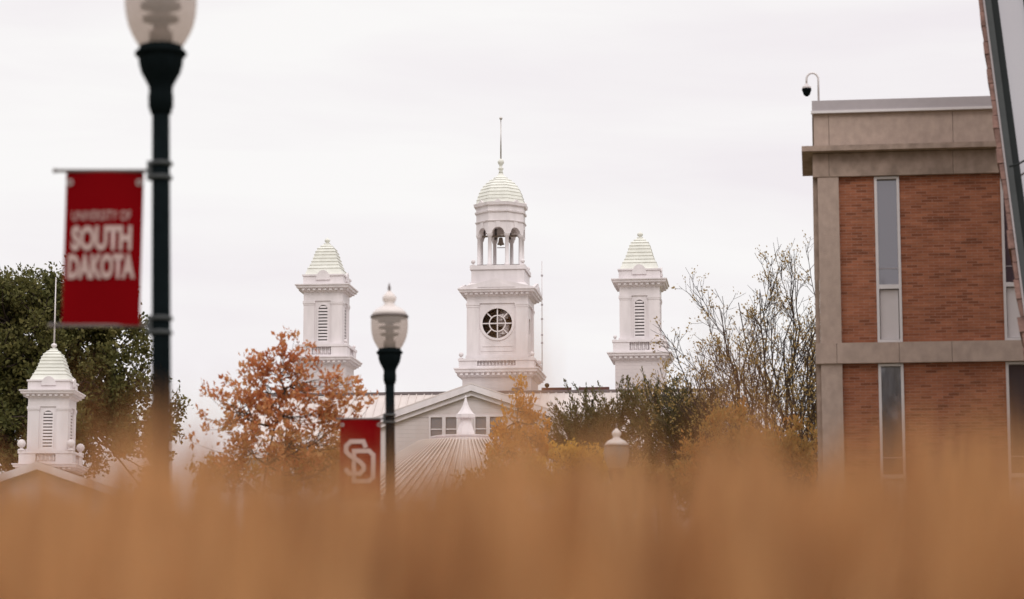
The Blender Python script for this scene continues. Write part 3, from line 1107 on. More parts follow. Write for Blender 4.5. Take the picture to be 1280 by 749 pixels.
f.box(-0.05, BLEN, 2.4, BDEP, Zt1, bz(185.5))
f.build('roof_slab', M['concrete_dark'], bb)
f = MB()
zp = bz(139.5)
xs_ = [-0.06, bx(1036, 160), bx(1191, 160), bx(1191, 160) * 2, BLEN]
for a, b in zip(xs_[:-1], xs_[1:]):
    f.box(a + 0.004, b - 0.004, 0.0, 0.4, bz(185.4), zp)
f.box(-0.06, 0.3, 0.4, BDEP, bz(185.4), zp)
f.box(0.3, BLEN, 0.4, BDEP, bz(185.4), bz(184))
f.build('parapet', M['concrete'], bb)
f = MB()
f.box(-0.09, BLEN, -0.07, 0.45, zp - 0.03, bz(127))
f.box(-0.09, 0.35, 0.45, BDEP, zp - 0.03, bz(127))
cp = f.build('coping', M['coping'], bb)
f = MB()
f.box(-0.11, BLEN, -0.095, 0.0, zp - 0.06, zp - 0.005)
f.build('drip_edge', M['alum'], cp)
f = MB()
f.box(-0.2, BLEN, -0.1, BDEP, -0.3, 0.25)
f.build('plinth', M['concrete_dark'], bb)
for li, (z0, z1) in enumerate(levels):
    zs = z0 + (z1 - z0) * 0.335
    for a, b in wx:
        t = 0.055
        f = MB()
        lo = [(a, z0 + 0.01), (b, z0 + 0.01), (b, z1 - 0.01), (a, z1 - 0.01)]
        f.ringplate(lo, [(a + t, z0 + 0.07), (b - t, z0 + 0.07), (b - t, z1 - 0.06), (a + t, z1 - 0.06)], 0.06, 0.30)
        f.box(a + t, b - t, 0.065, 0.28, zs - 0.045, zs + 0.045)
        wo = f.build('window', M['alum'], bb)
        g_ = MB().box(a + t, b - t, 0.17, 0.19, zs + 0.045, z1 - 0.06)
        g_.build('pane', M['glass'] if li == 0 else M['glass_low'], wo)
        f = MB().box(a + t + 0.015, b - t - 0.015, 0.14, 0.20, zs - 0.045 - (zs - z0) + 0.13, zs - 0.06)
        f.build('panel', M['panel'], wo)
        f = MB()
        zb = zs + (z1 - zs) * 0.165
        f.box(a + t, b - t, 0.155, 0.169, zb, zb + 0.018)
        f.build('glazing_bar', M['coping'], wo)

# ------------------------------------------------------------------ dome camera on a gooseneck at the roof corner
sc0 = P(1023, 127.5, bY + 0.2)
sc = empty('security_camera', (sc0.x, bY + 0.15, bz(127)), 0, 'black dome security camera hanging from a white gooseneck on the brick roof corner', 'camera')
zq = lambda y: P(1023, y, bY).z - bz(127)
u1 = bY * 1.01 / F
pts = [(0, 0, 0), (0, 0, zq(97))]
for i in range(1, 11):
    a = math.pi * i / 11
    pts.append((-7.5 * u1 + 7.5 * u1 * math.cos(a), 0, zq(97) + 8 * u1 * math.sin(a)))
pts += [(-15 * u1, 0, zq(97)), (-15 * u1, 0, zq(105))]
MB().tube(pts, 0.022, 8).build('gooseneck', M['alum'], sc)
MB().lathe([(0.05, -0.1), (0.05, 0.02)], 10).build('mount', M['alum'], sc)
MB().lathe([(0.022, zq(102.5)), (0.045, zq(103.5)), (0.05, zq(105)), (0.085, zq(106)), (0.095, zq(107)), (0.095, zq(110))], 18, -15 * u1, 0).build('housing', M['panel'], sc)
MB().lathe([(0.10, zq(109)), (0.10, zq(111.6)), (0.088, zq(112)), (0.082, zq(114)), (0.065, zq(116.6)), (0.03, zq(118.3)), (0.004, zq(118.8))], 18, -15 * u1, 0).build('dome', M['black'], sc)

# ------------------------------------------------------------------ raked stone edged glass building at the right edge
gY2 = 40.0
s0, s1 = P(1223.5, 0, gY2), P(1223.5 + 0.1285 * 430, 430, gY2)
lean = (s1.x - s0.x) / (s1.z - s0.z)           # dx per metre of height (negative: leans left going up)
xg = s0.x - lean * s0.z                         # left edge at z = 0
GH = 15.0
gb_ = empty('glass_fronted_building', (xg, gY2, 0), R(-13.5), 'leaning glass fronted building edged with pink split stone at the far right', 'building')
u2 = gY2 * 1.03 / F
ex = lambda z: lean * z
rr = random.Random(5)
stn = MB()
z = 0.0
while z < GH:
    hgt = 0.22 + rr.random() * 0.12
    j = rr.uniform(-0.028, 0.028)
    wst = 0.19 + rr.random() * 0.012
    z2 = min(GH, z + hgt)
    b0, b1 = ex(z), ex(z2)
    vs = [(b0 + j, -0.10 + j, z + 0.006), (b0 + 0.095, -0.10, z + 0.006), (b0 + 0.095, 7, z + 0.006), (b0 + j, 7, z + 0.006),
          (b1 + j + rr.uniform(-.015, .015), -0.10 + j, z2 - 0.006), (b1 + 0.095, -0.10, z2 - 0.006), (b1 + 0.095, 7, z2 - 0.006), (b1 + j, 7, z2 - 0.006)]
    stn.add(vs, [(3, 2, 1, 0), (4, 5, 6, 7), (0, 1, 5, 4), (3, 0, 4, 7), (1, 2, 6, 5), (2, 3, 7, 6)])
    z = z2
stn.build('stone_edge', M['stone'], gb_)


def raked(x0, x1, y0, y1, z0=0.0, z1=GH):
    m_ = MB()
    vs = []
    for z in (z0, z1):
        for y in (y0, y1):
            for x in (x0, x1):
                vs.append((ex(z) + x, y, z))
    m_.add(vs, [(0, 2, 3, 1), (4, 5, 7, 6), (0, 1, 5, 4), (2, 6, 7, 3), (0, 4, 6, 2), (1, 3, 7, 5)])
    return m_


raked(0.098, 0.128, -0.12, 0.4).build('edge_trim', M['coping'], gb_)
raked(0.131, 0.235, -0.11, 0.4).build('frame', M['frame2'], gb_)
raked(0.237, 0.345, -0.09, 0.4).build('frame', M['frame'], gb_)
x = 0.345
for i in range(4):
    raked(x + 0.002, x + 0.42, 0.0, 0.03).build('pane', M['glass_hall'], gb_)
    raked(x + 0.422, x + 0.50, -0.09, 0.1).build('mullion', M['frame'], gb_)
    x += 0.502
raked(0.11, x + 0.05, 0.45, 6.95, 0, GH - 0.1).build('wall', M['stone'], gb_)
cb = MB()  # thin dark tube drawing a curved line across the glass
pc = [P(1262, 210, gY2 - 0.25), P(1272, 207.5, gY2 - 0.25), P(1282, 202, gY2 - 0.25), P(1300, 190, gY2 - 0.2)]
cb.tube([Matrix.Rotation(R(13.5), 3, 'Z') @ (p - Vector((xg, gY2, 0))) - Vector((0, 0.12, 0)) for p in pc], 0.018, 6)
cb.build('curved_line', M['frame'], gb_)


# ------------------------------------------------------------------ street lamps
def lamp_globe_profile():
    return [(0.132, 4.815), (0.157, 4.852), (0.186, 4.905), (0.208, 4.96), (0.222, 5.025), (0.229, 5.095), (0.2285, 5.165), (0.224, 5.22)]


def make_lamp():
    t = empty('street_lamp', (0, 0, 0))
    b = MB()
    b.lathe([(0.24, 0), (0.24, 0.10), (0.20, 0.14), (0.19, 0.5), (0.15, 0.62), (0.12, 0.70), (0.095, 0.78)], 16)
    b.build('base', M['black'], t)
    b = MB()
    n = 16
    b.lathe([(0.066, 0.7), (0.062, 2.4), (0.056, 4.42)], n)
    b.build('pole', M['black'], t)
    b = MB()
    b.lathe([(0.058, 4.38), (0.068, 4.385), (0.070, 4.41), (0.078, 4.42), (0.080, 4.50), (0.074, 4.52), (0.078, 4.56), (0.098, 4.60), (0.125, 4.65), (0.138, 4.70),
             (0.142, 4.735), (0.142, 4.752), (0.158, 4.758), (0.166, 4.772), (0.160, 4.785), (0.140, 4.80), (0.138, 4.82), (0.1, 4.825)], 28)
    b.build('fitter', M['black'], t)
    b = MB()
    b.lathe(lamp_globe_profile(), 32)
    b.f = b.f[:-2]
    b.sm = b.sm[:-2]
    gl = b.build('globe', M['globe'], t)
    b = MB()
    for z, r in ((5.0, 0.10), (5.085, 0.115), (5.165, 0.125)):
        b.lathe([(r * 0.9, z - 0.014), (r + 0.015, z - 0.01), (r + 0.015, z + 0.01), (0.03, z + 0.014)], 24)
    b.lathe([(0.075, 4.83), (0.075, 4.915), (0.05, 4.93), (0.05, 5.2)], 16)
    b.build('reflector', M['louver'], gl)
    b = MB()
    b.lathe([(0.229, 5.205), (0.236, 5.21), (0.236, 5.23), (0.226, 5.236)], 32)
    b.build('rim', M['louver'], t)
    b = MB()
    b.lathe([(0.224, 5.236), (0.205, 5.275), (0.165, 5.315), (0.105, 5.345), (0.075, 5.365), (0.058, 5.39), (0.075, 5.415), (0.088, 5.445), (0.083, 5.475), (0.055, 5.505), (0.030, 5.53), (0.022, 5.545)], 28)
    b.build('cap', M['cap'], t)
    b = MB()
    b.lathe([(0.022, 5.54), (0.015, 5.56), (0.020, 5.58), (0.014, 5.60), (0.003, 5.645)], 12)
    b.build('finial', M['louver'], t)
    return t


lampA = make_lamp()
GL = 'street lamps along the walk'
defs = [(201, 58, 15.0, 'tallest looking black street lamp with acorn globe, next to the red lettered banner', 4.822),
        (487, 436, 29.6, 'mid distance black street lamp with acorn globe, next to the red SD banner', 4.822),
        (770.8, 558, 43.5, 'farthest acorn globe street lamp, only its pale globe rising above the grass', 5.22)]
lamps = []
LEAN = (R(-1.3), R(-0.75), R(0.2))          # posts are never quite plumb
for i, (px, py, Y, lab, zref) in enumerate(defs):
    t = lampA if i == 0 else copy_tree(lampA)
    p = P(px, py, Y)
    t.rotation_euler = (0, LEAN[i], 0)
    t.location = (p.x - zref * math.sin(LEAN[i]), Y, p.z - zref * math.cos(LEAN[i]))
    tag(t, lab, 'street lamp', GL)
    lamps.append(t)


# ------------------------------------------------------------------ banners
def wave(x, z, amp=0.011):
    return amp * math.sin(x * 9 + z * 2.2) + amp * 0.6 * math.sin(z * 5 + 1)


def text_mesh(body, width, height, x0, z0, off, name, parent, yoff=-0.009):
    cu = bpy.data.curves.new(name, 'FONT')
    cu.body = body
    cu.size = 1.0
    cu.offset = off
    cu.extrude = 0.0
    cu.resolution_u = 3
    tmp = bpy.data.objects.new('tmp', cu)
    COL.objects.link(tmp)
    bpy.context.view_layer.update()
    me = bpy.data.meshes.new_from_object(tmp.evaluated_get(bpy.context.evaluated_depsgraph_get()))
    bpy.data.objects.remove(tmp)
    bpy.data.curves.remove(cu)
    co = np.empty(len(me.vertices) * 3)
    me.vertices.foreach_get('co', co)
    co = co.reshape(-1, 3)
    mn, mxx = co.min(0), co.max(0)
    X = x0 + (co[:, 0] - mn[0]) / (mxx[0] - mn[0]) * width
    Z = z0 + (co[:, 1] - mn[1]) / (mxx[1] - mn[1]) * height
    Yv = np.array([wave(a, b) + yoff for a, b in zip(X, Z)])
    me.vertices.foreach_set('co', np.stack([X, Yv, Z], 1).ravel())
    me.name = name
    me.materials.clear()
    me.materials.append(M['print'])
    o = bpy.data.objects.new(name, me)
    COL.objects.link(o)
    o.parent = parent
    return o


def ribbon(pts, wd, closed, y0, y1, name, parent):
    pts = [Vector(p) for p in pts]
    n = len(pts)
    L, Rr = [], []
    for i, p in enumerate(pts):
        a = pts[(i - 1) % n] if closed or i else None
        b = pts[(i + 1) % n] if closed or i < n - 1 else None
        d1 = (p - a).normalized() if a is not None else (b - p).normalized()
        d2 = (b - p).normalized() if b is not None else d1
        n1, n2 = Vector((-d1.y, d1.x)), Vector((-d2.y, d2.x))
        mi = (n1 + n2).normalized()
        s = wd / 2 / max(0.5, mi.dot(n1))
        L.append(p + mi * s)
        Rr.append(p - mi * s)
    m_ = MB()
    for i in range(n if closed else n - 1):
        j = (i + 1) % n
        q = [Rr[i], Rr[j], L[j], L[i]]
        m_.add([(v.x, wave(v.x, v.y) + y0, v.y) for v in q] + [(v.x, wave(v.x, v.y) + y1, v.y) for v in q],
               [(0, 1, 2, 3), (0, 4, 5, 1), (2, 6, 7, 3), (1, 5, 6, 2), (3, 7, 4, 0)])
    return m_.build(name, M['print'], parent)


def banner(loc, x0, x1, zt_, zb_, label, lean, rod_end):
    t = empty('banner', loc, 0, label, 'banner', 'red banners hung from the lamp posts')
    m_ = MB()
    nx, nz_ = 16, 30
    vs = []
    for th in (0.0, 0.003):
        for j in range(nz_ + 1):
            for i in range(nx + 1):
                x = x0 + (x1 - x0) * i / nx
                z = zb_ + (zt_ - zb_) * j / nz_
                vs.append((x, wave(x, z) + th, z))
    fs = []
    W = nx + 1
    for j in range(nz_):
        for i in range(nx):
            a = j * W + i
            fs.append((a, a + 1, a + W + 1, a + W))
            b = a + W * (nz_ + 1)
            fs.append((b + 1, b, b + W, b + W + 1))
    m_.add(vs, fs, True)
    m_.build('cloth', M['cloth'], t)
    for z in (zt_, zb_):
        xpole = z * math.tan(lean)
        r = MB()
        r.tube([(rod_end, 0, z), (xpole - 0.05, 0, z)], 0.011, 8)
        r.ball(0.016, rod_end, 0, z)
        r.build('rod', M['louver'], t)
        cl = MB()
        for dz in (-0.045, 0.045):
            cl.lathe([(0.069, z + dz - 0.012), (0.074, z + dz - 0.010), (0.074, z + dz + 0.010), (0.069, z + dz + 0.012)], 20, xpole, 0)
        cl.box(xpole - 0.085, xpole - 0.055, -0.03, 0.03, z - 0.06, z + 0.06)
        cl.build('clamp', M['frame2'], t)
    for x in (x0 + 0.025, x1 - 0.025):
        gm_ = MB()
        z = zt_ - 0.075
        ring = [(x + 0.018 * math.cos(a), wave(x, z) - 0.006, z + 0.018 * math.sin(a)) for a in np.linspace(0, 2 * math.pi, 15)]
        gm_.tube(ring, 0.005, 6)
        gm_.build('grommet', M['steel'], t)
    return t


L1, L2 = lamps[0].location, lamps[1].location


def rel(px, py, L, Y):
    p = P(px, py, Y)
    return p.x - L.x, p.z - L.z


xa, za_ = rel(82.5, 213.5, L1, 15)
xb, zb_ = rel(175, 407, L1, 15)
b1 = banner((L1.x, L1.y, L1.z), xa, xb, za_, zb_, 'large dark red cloth banner lettered University of South Dakota on the nearest lamp post', LEAN[0], xa - 0.07)
for body, px0, px1, py0, py1, off in (('UNIVERSITY OF', 89.5, 164, 276, 263.5, 0.0), ('SOUTH', 88.5, 165.5, 314, 282, 0.05), ('DAKOTA', 84.5, 169.5, 349.5, 317.5, 0.05)):
    ax, az = rel(px0, py0, L1, 15)
    bx_, bz_ = rel(px1, py1, L1, 15)
    text_mesh(body, bx_ - ax, bz_ - az, ax, az, off, 'lettering', b1)
xa, za_ = rel(425.5, 523.5, L2, 29.6)
xb, _ = rel(476, 523, L2, 29.6)
b2 = banner((L2.x, L2.y, L2.z), xa, xb, za_, za_ - 1.0, 'red cloth banner with interlocked pale S and D on the middle lamp post', LEAN[1], xa - 0.04)


def lg(zx, zy):
    return rel(415 + zx / 6.81, 515 + zy / 6.81, L2, 29.6)


Dp = [(190, 332), (318, 332), (352, 366), (352, 552), (318, 585), (190, 585), (190, 332)]
ribbon([lg(*p) for p in Dp[:-1]], 0.054, True, -0.009, -0.005, 'letter_d', b2)
Sp = [(290, 305), (268, 252), (160, 252), (122, 288), (122, 335), (150, 365), (250, 430), (272, 458), (272, 490), (240, 522), (150, 522), (118, 480)]
ribbon([lg(*p) for p in Sp], 0.054, False, -0.016, -0.006, 'letter_s', b2)


# ------------------------------------------------------------------ trees
def np_mesh(name, verts, faces, m, parent, smooth=False):
    """verts Nx3, faces Mx4 int arrays"""
    me = bpy.data.meshes.new(name)
    me.vertices.add(len(verts))
    me.vertices.foreach_set('co', np.asarray(verts, dtype=np.float32).ravel())
    nf = len(faces)
    k_ = faces.shape[1]
    me.loops.add(nf * k_)
    me.loops.foreach_set('vertex_index', faces.astype(np.int32).ravel())
    me.polygons.add(nf)
    me.polygons.foreach_set('loop_start', np.arange(0, nf * k_, k_, dtype=np.int32))
    me.polygons.foreach_set('loop_total', np.full(nf, k_, dtype=np.int32))
    if smooth:
        me.polygons.foreach_set('use_smooth', np.ones(nf, dtype=bool))
    me.materials.append(m)
    me.update(calc_edges=True)
    me.validate()
    o = bpy.data.objects.new(name, me)
    COL.objects.link(o)
    o.parent = parent
    return o


def leaves(pos, dirs, size, aspect=0.5):
    """one folded diamond leaf for each position, pointing along dirs"""
    n = len(pos)
    d = dirs / np.linalg.norm(dirs, axis=1, keepdims=True)
    r = RNG.normal(size=(n, 3))
    s = np.cross(d, r)
    s /= np.linalg.norm(s, axis=1, keepdims=True) + 1e-9
    nn = np.cross(d, s)
    L = (size * RNG.uniform(0.65, 1.35, n))[:, None]
    W = L * aspect * 0.5
    v = np.empty((n, 4, 3))
    v[:, 0] = pos
    v[:, 1] = pos + d * L * 0.5 + s * W + nn * L * 0.08
    v[:, 2] = pos + d * L - nn * L * 0.10
    v[:, 3] = pos + d * L * 0.5 - s * W + nn * L * 0.08
    return v.reshape(-1, 3), np.arange(n * 4).reshape(n, 4)


def segs_mesh(name, segs, m, parent, n=5):
    """tapered limbs: list of (p0, p1, r0, r1)"""
    A = np.array([[*s_[0]] for s_ in segs]); B = np.array([[*s_[1]] for s_ in segs])
    r0 = np.array([s_[2] for s_ in segs]); r1 = np.array([s_[3] for s_ in segs])
    d = B - A
    d /= np.linalg.norm(d, axis=1, keepdims=True) + 1e-9
    ref = np.where(np.abs(d[:, :1]) < 0.8, np.array([[1.0, 0, 0]]), np.array([[0, 1.0, 0]]))
    a = np.cross(d, ref); a /= np.linalg.norm(a, axis=1, keepdims=True)
    b = np.cross(d, a)
    K = len(segs)
    v = np.empty((K, 2, n, 3))
    for i in range(n):
        t = 2 * math.pi * i / n
        o = a * math.cos(t) + b * math.sin(t)
        v[:, 0, i] = A + o * r0[:, None]
        v[:, 1, i] = B + o * r1[:, None]
    f = []
    base = (np.arange(K) * 2 * n)[:, None]
    for i in range(n):
        j = (i + 1) % n
        f.append(base + np.array([[i, j, n + j, n + i]]))
    return np_mesh(name, v.reshape(-1, 3), np.concatenate(f), m, parent, True)


def limb(p0, p1, r0, r1, segs, bend=0.12, n=5, rise=0.15):
    """curved limb as a chain of segments"""
    p0, p1 = np.array(p0, float), np.array(p1, float)
    L = np.linalg.norm(p1 - p0)
    off = RNG.normal(size=3) * L * bend
    off[2] -= L * rise * 0.5
    prev = p0
    for i in range(1, n + 1):
        t = i / n
        q_ = p0 + (p1 - p0) * t + off * math.sin(math.pi * t)
        segs.append((prev, q_, r0 + (r1 - r0) * (i - 1) / n, r0 + (r1 - r0) * t))
        prev = q_
    return off


def leafy(name, label, cat, base, lobes, n_clump, per, clump_r, leaf, lm, bm, trunk_r, group=None, twigs=4, up=0.3, hollow=0.35, aspect=0.5, seed=1, split=0.35, shell=True):
    """tree from lobes [(x,y,z,rx,ry,rz)] in world metres: trunk, limbs to every leaf clump, leaves on twigs"""
    global RNG
    RNG = np.random.default_rng(seed)
    t = empty(name, base, 0, label, cat, group)
    B = np.array(base)
    lob = np.array(lobes, float)
    vol = lob[:, 3] * lob[:, 4] * lob[:, 5]
    pick = RNG.choice(len(lob), n_clump, p=vol / vol.sum())
    cs = []
    for i in pick:
        d = RNG.normal(size=3)
        d /= np.linalg.norm(d)
        rad = RNG.uniform(hollow, 1.0) ** 0.5
        cs.append(lob[i, :3] + d * lob[i, 3:] * rad)
    cs = np.array(cs) - B
    segs = []
    top = cs[:, 2].max()
    low = cs[:, 2].min()
    crown_c = cs.mean(0)
    fork = low * split + (1 - split) * 0.3 * low
    tip = np.array([crown_c[0] * 0.8, crown_c[1] * 0.8, low + (top - low) * 0.62])
    # trunk as a bent chain, remember points for limb roots
    npt = 9
    tr = []
    for i in range(npt + 1):
        s_ = i / npt
        q_ = tip * s_ + np.array([math.sin(s_ * 5 + seed) * 0.03 * top * s_, math.cos(s_ * 4 + seed) * 0.03 * top * s_, 0])
        tr.append(q_)
    for i in range(npt):
        segs.append((tr[i], tr[i + 1], trunk_r * (1 - 0.085 * i) * (1.35 if i == 0 else 1), trunk_r * (1 - 0.085 * (i + 1))))
    tr = np.array(tr)
    # main limbs: cluster the clumps
    nm = max(5, n_clump // 14)
    mains = cs[RNG.choice(n_clump, nm, replace=False)]
    mroot = []
    for mpt in mains:
        h = mpt[2] - np.hypot(*(mpt[:2] - crown_c[:2])) * 0.9
        idx = int(np.clip(np.searchsorted(tr[:, 2], h), 3, npt))
        e = crown_c * 0.25 + mpt * 0.75 if False else tr[idx] + (mpt - tr[idx]) * 0.8
        limb(tr[idx], e, trunk_r * 0.42, trunk_r * 0.14, segs, 0.09)
        mroot.append((tr[idx], e))
    mend = np.array([e for _, e in mroot])
    pos, dirs = [], []
    for c_ in cs:
        j = np.argmin(np.linalg.norm(mend - c_, axis=1))
        s_ = RNG.uniform(0.55, 1.0)
        a_ = mroot[j][0] + (mend[j] - mroot[j][0]) * s_
        limb(a_, c_, trunk_r * 0.13, trunk_r * 0.045, segs, 0.10, 3)
        for k_ in range(twigs):
            d = RNG.normal(size=3)
            d /= np.linalg.norm(d)
            d[2] += up
            e = c_ + d * clump_r * RNG.uniform(0.6, 1.1)
            segs.append((c_, e, trunk_r * 0.045, trunk_r * 0.02))
            nl = max(3, per // twigs)
            s2 = RNG.uniform(0.05, 1.0, nl)[:, None]
            pp = c_ + (e - c_) * s2 + RNG.normal(size=(nl, 3)) * clump_r * 0.22
            pos.append(pp)
            dirs.append((e - c_)[None] / clump_r * 0.7 + RNG.normal(size=(nl, 3)) * 0.75 + np.array([[0, 0, up]]))
    v, f = leaves(np.concatenate(pos), np.concatenate(dirs), leaf, aspect)
    segs_mesh('trunk', segs, bm, t)
    np_mesh('crown', v, f, lm, t)
    return t


def lobe(px, py, Y, rx, rz, ry=None, dy=0.0):
    """crown lobe seen centred on photo pixel, radii in photo pixels at that distance"""
    p = P(px, py, Y)
    s_ = Y / F
    return (p.x, Y + dy, p.z, rx * s_, (ry if ry else rx * 0.85) * s_, rz * s_)


def gp(px, Y):
    x = P(px, 600, Y).x
    return (x, Y, ground(x, Y))


# big dark tree behind the left hall
Y = 112
leafy('broadleaf_tree', 'large dense dark green tree filling the left edge behind the white cupola', 'tree', gp(75, Y),
      [lobe(40, 420, Y, 85, 80), lobe(-40, 470, Y, 90, 110), lobe(100, 440, Y, 80, 80), lobe(65, 375, Y, 45, 40), lobe(15, 380, Y, 45, 35), lobe(120, 390, Y, 45, 45), lobe(145, 440, Y, 42, 75),
       lobe(60, 530, Y, 110, 80), lobe(150, 530, Y, 50, 60), lobe(205, 535, Y, 26, 36), lobe(165, 500, Y, 32, 50), lobe(178, 590, Y, 40, 40)],
      500, 160, 0.75, 0.21, M['l_dark'], M['bark_dark'], 0.42, 'trees on the campus', twigs=6, hollow=0.12, aspect=0.62, seed=3)
# russet maple left of the middle lamp
Y = 43
leafy('maple_tree', 'young maple with sparse russet orange leaves in front of the left louvered tower', 'tree', gp(318, Y),
      [lobe(335, 500, Y, 62, 62), lobe(345, 450, Y, 48, 36), lobe(285, 515, Y, 42, 45), lobe(385, 490, Y, 50, 48), lobe(432, 490, Y, 38, 46), lobe(415, 530, Y, 45, 40), lobe(330, 560, Y, 80, 45), lobe(400, 545, Y, 60, 50), lobe(290, 560, Y, 34, 30), lobe(245, 555, Y, 20, 14)],
      200, 24, 0.19, 0.098, M['l_red'], M['bark'], 0.055, 'trees on the campus', twigs=3, hollow=0.05, aspect=0.55, seed=8, up=0.45)
# golden young tree right of the gable
Y = 70
leafy('pear_tree', 'young narrow tree with golden orange leaves in front of the gable end', 'tree', gp(653, Y),
      [lobe(653, 570, Y, 42, 40), lobe(653, 535, Y, 30, 32), lobe(652, 503, Y, 16, 25), lobe(630, 555, Y, 20, 25), lobe(680, 555, Y, 20, 28)],
      150, 26, 0.24, 0.125, M['l_gold'], M['bark'], 0.07, 'trees on the campus', twigs=3, hollow=0.05, aspect=0.55, seed=5, up=0.7)
# low yellow and orange shrubs
leafy('shrub', 'low yellow leaved shrub between the golden tree and the farthest lamp globe', 'shrub', gp(720, 62),
      [lobe(722, 585, 62, 36, 30), lobe(690, 605, 62, 40, 30), lobe(740, 600, 62, 30, 30)], 150, 40, 0.25, 0.10, M['l_yellow'], M['bark'], 0.05, 'autumn shrubs', twigs=4, hollow=0.05, seed=6, up=0.6)
leafy('shrub', 'low rusty orange shrub at the foot of the bare tree', 'shrub', gp(930, 66),
      [lobe(915, 555, 66, 40, 45), lobe(965, 575, 66, 45, 40), lobe(880, 590, 66, 40, 35), lobe(1005, 570, 66, 30, 40)], 250, 40, 0.28, 0.11, M['l_orange'], M['bark'], 0.05, 'autumn shrubs', twigs=4, hollow=0.05, seed=9, up=0.8)
leafy('shrub', 'low brown leaved shrub under the golden tree beside the round roof', 'shrub', gp(640, 60),
      [lobe(640, 600, 60, 50, 26), lobe(590, 618, 60, 40, 20)], 90, 40, 0.25, 0.10, M['l_orange'], M['bark'], 0.05, 'autumn shrubs', twigs=4, hollow=0.05, seed=10, up=0.6)
leafy('shrub', 'low olive brown shrub under the junipers right of the farthest lamp globe', 'shrub', gp(830, 68),
      [lobe(810, 612, 68, 40, 30), lobe(860, 612, 68, 45, 34), lobe(770, 625, 68, 40, 24)], 200, 40, 0.26, 0.11, M['l_olive'], M['bark'], 0.05, 'autumn shrubs', twigs=4, hollow=0.05, seed=17, up=0.6)
leafy('shrub', 'low russet hedge shrub under the maple left of the SD banner', 'shrub', gp(345, 46),
      [lobe(270, 596, 46, 40, 22), lobe(370, 590, 46, 60, 35), lobe(430, 585, 46, 40, 40)], 160, 36, 0.22, 0.09, M['l_orange'], M['bark'], 0.05, 'autumn shrubs', twigs=4, hollow=0.05, seed=12, up=0.6)


def juniper(label, base, spires, seed, n_sp, lm, needle=0.10):
    """evergreen of many upswept feathery sprays"""
    global RNG
    RNG = np.random.default_rng(seed)
    t = empty('juniper_tree', base, 0, label, 'tree', 'trees on the campus')
    B = np.array(base)
    segs, pos, dirs = [], [], []
    for (x, y, z, rx, ry, rz) in spires:
        c_ = np.array((x, y, z)) - B
        root = np.array((c_[0] * 0.5, c_[1] * 0.5, max(0.2, (c_[2] - rz) * 0.4)))
        limb((0, 0, 0), root, 0.16, 0.12, segs, 0.05)
        limb(root, c_, 0.11, 0.05, segs, 0.06)
        for _ in range(n_sp):
            d = RNG.normal(size=3)
            d /= np.linalg.norm(d)
            e = c_ + d * np.array((rx, ry, rz)) * RNG.uniform(0.25, 1.0)
            out_ = np.array((d[0], d[1], 0.75 + 0.5 * d[2])) * RNG.uniform(0.5, 1.0) * 1.05
            segs.append((c_ + (e - c_) * 0.5, e, 0.022, 0.014))
            segs.append((e, e + out_, 0.014, 0.004))
            nl = 70
            s_ = RNG.uniform(0, 1, nl)[:, None]
            pos.append(e + out_ * s_ + RNG.normal(size=(nl, 3)) * 0.085 * (1.15 - s_))
            dirs.append(out_[None] + RNG.normal(size=(nl, 3)) * 0.35)
    v, f = leaves(np.concatenate(pos), np.concatenate(dirs), needle, 0.34)
    segs_mesh('trunk', segs, M['bark_dark'], t)
    np_mesh('crown', v, f, lm, t)
    return t


Y = 82
juniper('wide dark green juniper with upswept sprays below the right louvered tower', gp(770, Y),
        [lobe(735, 545, Y, 34, 30), lobe(772, 535, Y, 40, 32), lobe(815, 528, Y, 32, 28), lobe(755, 585, Y, 60, 40), lobe(815, 585, Y, 50, 45), lobe(715, 560, Y, 18, 30)], 21, 80, M['l_jun'])
Y = 78
juniper('rounded blackish green juniper between the wide juniper and the bare tree', gp(862, Y),
        [lobe(858, 540, Y, 24, 28), lobe(845, 575, Y, 34, 38), lobe(885, 585, Y, 30, 38)], 23, 75, M['l_jun'], 0.12)
leafy('brown_tree', 'slender tan brown tree rising behind the rounded juniper beside the right tower', 'tree', gp(838, 88),
      [lobe(832, 480, 88, 12, 34), lobe(848, 505, 88, 22, 26), lobe(870, 520, 88, 28, 30), lobe(800, 500, 88, 24, 16)], 90, 24, 0.30, 0.11, M['l_olive'], M['bark'], 0.08, 'trees on the campus', twigs=4, hollow=0.05, seed=14, up=0.8)


